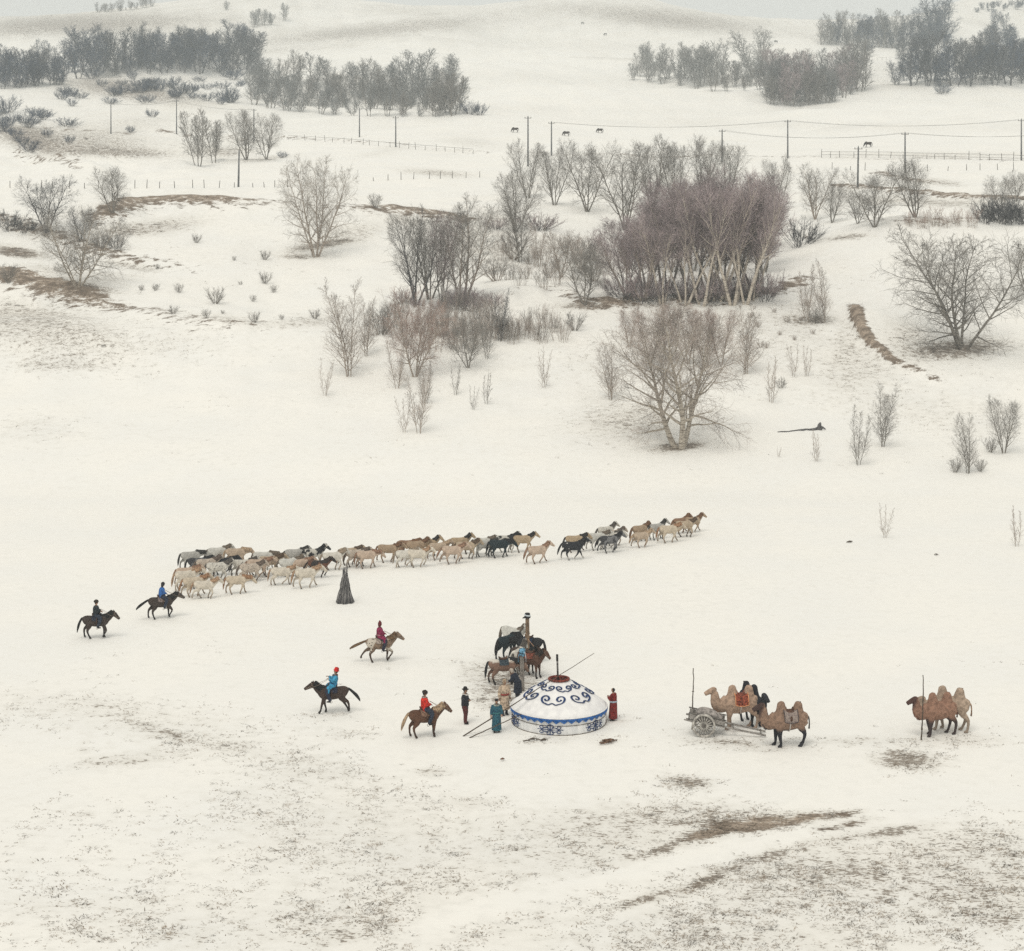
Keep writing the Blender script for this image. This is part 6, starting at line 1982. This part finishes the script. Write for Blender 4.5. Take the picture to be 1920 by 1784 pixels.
# lead rope from the tall post to the bay horse
tb = TIED['bay']
hm = HORSE['alert']
M = Matrix.LocRotScale(tb.location, tb.rotation_euler.to_quaternion(), tb.scale)
e = M @ Vector(tuple(hm['nk'][4] + np.array([0, 0, hm['dz']])))
a = gp(989, 1246) + Vector((0, -.12, 1.55))
mb = MB()
mb.loft(crom(np.array([(0, 0, 0), (np.array(e - a)) * .5 + np.array([0, 0, -.18]), np.array(e - a)]), 6), [.016] * 13, n=5)
o = mb.build('lead_rope', plain('rope_orange', (0.55, 0.34, 0.22), .2, 10), None, True)
o.location = a
tag(o, 'pale orange lead rope from the taller post to the dark bay horse', 'rope')

# ------------------------------------------------------------------ cart
GREYW = plain('cart_wood', (0.33, 0.31, 0.29), .3, 6, col2=(0.14, 0.13, 0.12), stretch=(1, 4, 4))
GREYD = plain('cart_dark_wood', (0.17, 0.155, 0.14), .3, 6, col2=(0.07, 0.065, 0.06), stretch=(1, 4, 4))
PALE = plain('wheel_wood', (0.52, 0.50, 0.46), .2, 8, col2=(0.27, 0.25, 0.23))
CP = gp(1322, 1383)
cart = empty('ox_cart', CP + Vector((0, .62, 0)), R(-6), 1.0, label='grey wooden two wheeled cart resting on its shafts beside the beige camel', cat='cart')
WR, AX = .60, .60
TIL = R(-10.5)        # shafts slope down to the right
def tilt(x, y, z):
    return (x * math.cos(TIL) - (z - AX) * math.sin(TIL), y, AX + x * math.sin(TIL) + (z - AX) * math.cos(TIL))
rimm = MB()
nseg = 40
pr_ = [(WR, -.05), (WR, .05), (WR - .10, .05), (WR - .10, -.05)]
rimm.lathe(pr_, nseg, True)
rimm.v = [(x, z, y) for x, y, z in rimm.v]
rim_me = rimm.mesh('rim')
spk = MB()
spk.loft([(0, 0, .10), (0, 0, WR - .09)], [(.022, .03), (.02, .024)], n=6)
spk_me = spk.mesh('spoke')
hub = MB()
hub.lathe([(0, -.16), (.07, -.16), (.10, -.06), (.11, 0), (.10, .06), (.07, .16), (0, .16)], 16)
hub.v = [(x, z, y) for x, y, z in hub.v]
hub_me = hub.mesh('hub')
for s, y in ((0, -.62), (1, .62)):
    wh = link('wheel', rim_me, PALE, cart, loc=(0, y, AX))
    link('hub', hub_me, GREYD, wh)
    for k in range(18):
        link('spoke', spk_me, PALE, wh, rot=(0, 2 * math.pi * k / 18 + .1, 0))
MB().tube((0, -.75, AX), (0, .75, AX), .045).build('axle', GREYD, cart, True)
for s in (-1, 1):
    MB().beam(tilt(-.95, s * .42, AX + .10), tilt(3.22, s * .36, AX + .10), .075, .085).build('shaft', GREYW, cart)
for k in range(6):
    y = -.36 + .144 * k
    MB().beam(tilt(-.62, y, AX + .17), tilt(1.0, y, AX + .17), .13, .03).build('floor_plank', GREYW, cart)
for s in (-1, 1):
    MB().beam(tilt(-.80, s * .48, AX + .30), tilt(1.05, s * .48, AX + .30), .05, .22).build('side_board', GREYW, cart)
    MB().beam(tilt(-.86, s * .49, AX + .46), tilt(1.1, s * .49, AX + .46), .07, .05).build('rail', GREYD, cart)
    for x in (-.6, 0, .6, .98):
        MB().beam(tilt(x, s * .44, AX + .14), tilt(x, s * .44, AX + .50), .05, .05).build('stake', GREYD, cart)
for x in (-.8, .98, 1.5, 2.95):
    MB().beam(tilt(x, -.5 if x < 1.2 else -.40, AX + .135), tilt(x, .5 if x < 1.2 else .40, AX + .135), .07, .05).build('cross_bar', GREYD, cart)
mb = MB()
mb.loft([tilt(-.45, 0, AX + .40), tilt(-.2, 0, AX + .52), tilt(.3, 0, AX + .54), tilt(.85, 0, AX + .38)], [(.30, .12), (.40, .20), (.40, .20), (.30, .12)], n=12, sub=3)
mb.build('covered_load', plain('load_cloth', (0.36, 0.33, 0.31), .25, 5), cart, True)
MB().beam(tilt(-1.05, -.55, AX + .08), tilt(-.35, -.62, AX + .06), .06, .06).build('tail_bar', GREYW, cart)

# thin standing poles
def thin_pole(px, row, h, label, lx=0.0):
    P = gp(px, row)
    mb = MB()
    rg = random.Random(px)
    pts = [(lx * z + rg.gauss(0, .012), rg.gauss(0, .012), z) for z in np.linspace(-.15, h, 14)]
    mb.loft(pts, [.036 * rg.uniform(.85, 1.15) * k for k in np.linspace(1.1, .7, 14)], n=7)
    o = empty('tether_pole', P, 0, 1.0, label=label, cat='pole', group='thin tether poles')
    mb.build('pole', RODM, o, True)
    mb = MB()
    for z_ in (.55, .62, h * .62):
        mb.loft([(lx * z_ + math.cos(a) * .045, math.sin(a) * .045, z_) for a in np.linspace(0, 6.2832, 9)], [.018] * 9, n=5, ref=(0, 0, 1))
    mb.build('binding', ROPE, o, True)
thin_pole(1298, 1368, 3.2, 'thin tall pole standing behind the cart wheel', .02)
thin_pole(1728, 1388, 3.34, 'thin tall pole in front of the red brown camel', .025)

# firewood cone
FP = gp(647, 1130)
fw = empty('firewood_stack', FP, 0, 1.0, label='dark cone of stacked firewood poles in front of the herd', cat='firewood')
STK = plain('stick_dark', (0.12, 0.115, 0.115), .35, 6, col2=(0.03, 0.03, 0.033), stretch=(5, 5, .7))
STK2 = plain('stick_grey', (0.27, 0.26, 0.25), .3, 6, col2=(0.06, 0.06, 0.06), stretch=(5, 5, .7))
_rf = random.Random(15)
sticks = []
for k in range(3):
    mb = MB()
    n_ = 8
    mb.loft([(_rf.gauss(0, .012), _rf.gauss(0, .012), z) for z in np.linspace(0, 1, n_)], list(np.linspace(.034, .018, n_)), n=6)
    sticks.append(mb.mesh('stick'))
for k in range(96):
    a = 2.39996 * k
    lay = k % 3
    rb = (.60 - .10 * lay) * _rf.uniform(.9, 1.05)
    L = _rf.uniform(1.25, 2.0) if k % 7 else _rf.uniform(2.05, 2.55)
    b = Vector((math.cos(a) * rb, math.sin(a) * rb, -.02))
    tp = Vector((math.cos(a + .5) * .10 + _rf.gauss(0, .05), math.sin(a + .5) * .10 + _rf.gauss(0, .05), 1.9))
    dr = (tp - b).normalized()
    link('stick', sticks[k % 3], STK if k % 4 else STK2, fw, loc=b, rot=dr.to_track_quat('Z', 'Y').to_euler(), scl=(1.15, 1.15, L))

# small things on the snow
def litter(px, row, n_, spread, ln, label, name='stick_pile', mat=None, group=None):
    P = gp(px, row)
    o = empty(name, P, 0, 1.0, label=label, cat='sticks', group=group)
    rg = random.Random(px)
    for k in range(n_):
        mb = MB()
        a = rg.uniform(-.5, .5)
        c = Vector((rg.gauss(0, spread), rg.gauss(0, spread * .7), .05 + .05 * rg.random()))
        d_ = Vector((math.cos(a), math.sin(a), rg.uniform(-.05, .12))) * ln * rg.uniform(.5, 1)
        mb.loft([c - d_ / 2, c + Vector((0, rg.gauss(0, .05), .04)), c + d_ / 2], [.03, .035, .018], n=6)
        mb.build('stick', mat or RODM, o, True)
litter(1140, 1393, 9, .22, .8, 'small pile of sticks on the snow right in front of the yurt', mat=plain('stick_brown', (0.17, 0.10, 0.065), .3, 8))
litter(1008, 1391, 6, .35, .45, 'few dark sticks lying in front of the yurt')
litter(943, 1427, 2, .05, .25, 'small brown lump lying on the snow below the teal person', name='dung_heap', mat=plain('dung', (0.16, 0.08, 0.05), .3, 8))
litter(1593, 1018, 3, .12, .5, 'small dark twig on the plain right of the herd, left of two', group='twigs on the plain')
litter(1756, 1042, 2, .06, .3, 'small dark twig on the plain right of the herd, right of two', group='twigs on the plain')
# fallen log with stump
LP, _ = ground(1535, 806)
LA, _ = ground(1458, 811)
lg = empty('fallen_log', LP, 0, 1.0, label='thin fallen log with broken stump on the lower slope', cat='log')
d_ = LA - LP
mb = MB()
rg = random.Random(3)
mb.loft([np.array(d_ * k) + np.array([0, rg.gauss(0, .12), .06 + rg.gauss(0, .03)]) for k in np.linspace(0.05, 1, 12)], list(np.linspace(.13, .05, 12)), n=8)
mb.build('log', BARK_D, lg, True)
mb = MB()
mb.loft([(0.1, 0, -.1), (.05, 0, .25), (.1, .02, .5), (.2, 0, .75)], [.30, .22, .20, .08], n=9)
mb.loft([(0.15, 0, .3), (.45, .05, .2), (.75, .1, .02)], [.15, .12, .06], n=8)
mb.loft([(0, 0, .2), (-.25, .05, .15), (-.45, 0, .0)], [.14, .10, .05], n=8)
link('stump', mb.fused('stump', .05, 2), BARK_D, lg)

# ------------------------------------------------------------------ utility poles and wires
CONC = plain('pole_concrete', (0.17, 0.175, 0.18), .2, 3)
POLES = [(208, 253, 60), (331, 251, 63), (476, 266, 61), (447, 351, 69), (674, 258, 55), (742, 276, 57), (990, 312, 93), (1034, 292, 63), (1354, 305, 61), (1477, 297, 71), (1608, 352, 76), (1697, 325, 76), (1915, 301, 77)]
PLAB = ['leftmost utility pole beside the far road', 'second utility pole from the left beside the far road', 'utility pole among the meadow trees', 'short thin pole at the fence below the meadow trees',
        'utility pole below the long grove, left of two', 'utility pole below the long grove, right of two', 'tall utility pole rising from the bare trees left of the thicket', 'utility pole right of the tall one behind the bare trees',
        'utility pole whose top shows over the purple thicket', 'utility pole right of the purple thicket', 'leaning pole left of the crest trees', 'utility pole above the crest trees on the right', 'utility pole at the right edge']
TOPS = []
for (px, row, hp), lab in zip(POLES, PLAB):
    P, s = ground(px, row)
    h = hp / s
    o = empty('utility_pole', P, 0, 1.0, label=lab, cat='pole', group='utility poles')
    mb = MB()
    lx = .02 if px in (1608, 447) else 0
    mb.loft([(0, 0, -.3), (lx * h * .5, 0, h * .5), (lx * h, 0, h)], [.20, .165, .13], n=8)
    mb.build('mast', CONC, o, True)
    if px != 447:
        mb = MB()
        mb.beam((lx * h - .75, 0, h - .35), (lx * h + .75, 0, h - .35), .10, .10)
        mb.build('crossarm', GREYD, o)
        for x in (-.65, .65, 0):
            MB().tube((lx * h + x, 0, h - (.30 if x else .0)), (lx * h + x, 0, h - (.05 if x else -.22)), .06, .04).build('insulator', BK, o, True)
    TOPS.append(P + Vector((lx * h, 0, h)))
WIRE = plain('wire_grey', (0.10, 0.10, 0.10), .1, 5)
def wire(i, j, lab, sag=1.4, end=None):
    a = TOPS[i]
    b = end or TOPS[j]
    o = empty('power_line', a, 0, 1.0, label=lab, cat='wire', group='power lines between the utility poles')
    for off in (-.65, .65):
        mb = MB()
        pts = []
        for k in range(13):
            t = k / 12
            p = (b - a) * t
            pts.append((p.x + off, p.y, p.z - .05 - sag * 4 * t * (1 - t)))
        mb.loft(pts, [.018] * 13, n=4)
        mb.build('wire', WIRE, o)
wire(9, 12, 'upper power line from the pole right of the thicket to the right edge pole')
wire(8, 11, 'lower power line from the thicket top pole to the crest pole')
wire(7, 9, 'power line running behind the thicket top to the pole right of it')
wire(0, 1, 'power line between the two leftmost poles', 1.0)
wire(1, 2, 'power line from the second pole to the meadow tree pole', 1.0)
wire(11, 11, 'power line leaving the crest pole towards the right edge', 1.4, TOPS[11] + Vector((45, 8, 1.5)))

# ------------------------------------------------------------------ fences
def fence(pts, step, hm_, label, rails=0, lean=.06, r_=.07):
    """posts as parts, standing along a photo line"""
    P0 = gp(*pts[0])
    o = empty('fence', P0, 0, 1.0, label=label, cat='fence')
    rg = random.Random(int(pts[0][0]) + 7)
    mb = MB()
    mb.loft([(0, 0, -.2), (.0, 0, .5), (0, 0, 1.0)], [r_, r_ * .95, r_ * .8], n=6)
    me = mb.mesh('post')
    xs = [p[0] for p in pts]
    ys = [p[1] for p in pts]
    px = xs[0]
    tops = []
    while px <= xs[-1]:
        Q = gp(px, float(np.interp(px, xs, ys)))
        h = hm_ * rg.uniform(.55, 1.25)
        link('post', me, GREYD, o, loc=Q - P0, rot=(rg.gauss(0, lean), rg.gauss(0, lean), 0), scl=(1, 1, h))
        tops.append(np.array(Q - P0))
        px += step * rg.uniform(.7, 1.3)
    for k in range(rails):
        for i in range(len(tops) - 1):
            mb = MB()
            z = hm_ * (.8 - .4 * k)
            mb.loft([tops[i] + (0, 0, z), tops[i + 1] + (0, 0, z + rg.gauss(0, .05))], [.035] * 2, n=5)
            mb.build('rail', GREYD, o)
fence([(-10, 352), (120, 354), (350, 353), (560, 351)], 27, 1.35, 'row of short weathered posts across the left meadow')
fence([(700, 340), (780, 336), (915, 333)], 24, 1.4, 'row of short posts below the grey slope left of the thicket trees')
fence([(540, 262), (640, 268), (760, 279), (900, 290)], 17, 1.5, 'post fence along the far road below the long grove', rails=1)
fence([(1540, 296), (1640, 296), (1750, 299), (1930, 303)], 21, 1.7, 'post and rail fence along the far road on the right', rails=2)
fence([(1560, 318), (1700, 322), (1930, 318)], 34, 1.6, 'sparse posts below the right hand road fence')
fence([(1645, 113), (1700, 110), (1730, 108)], 9, 1.6, 'tiny far fence between the right hand groves', rails=1)

# ------------------------------------------------------------------ haze
def haze():
    mb = MB()
    x0, x1, y0, y1, z0, z1 = -2050, 2050, -40, 2420, -3, 225
    mb.box(((x0 + x1) / 2, (y0 + y1) / 2, (z0 + z1) / 2), (x1 - x0, y1 - y0, z1 - z0))
    m = bpy.data.materials.new('haze_air')
    m.use_nodes = True
    nt = m.node_tree
    nt.nodes.clear()
    out = nt.nodes.new('ShaderNodeOutputMaterial')
    v = nt.nodes.new('ShaderNodeVolumePrincipled')
    v.inputs['Color'].default_value = (0.87, 0.95, 1.0, 1)
    v.inputs['Density'].default_value = 0.00031
    v.inputs['Anisotropy'].default_value = 0.2
    nt.links.new(v.outputs[0], out.inputs['Volume'])
    o = mb.build('haze', m)
    tag(o, 'thin pale winter haze over the far hills', 'haze', kind='stuff')
haze()
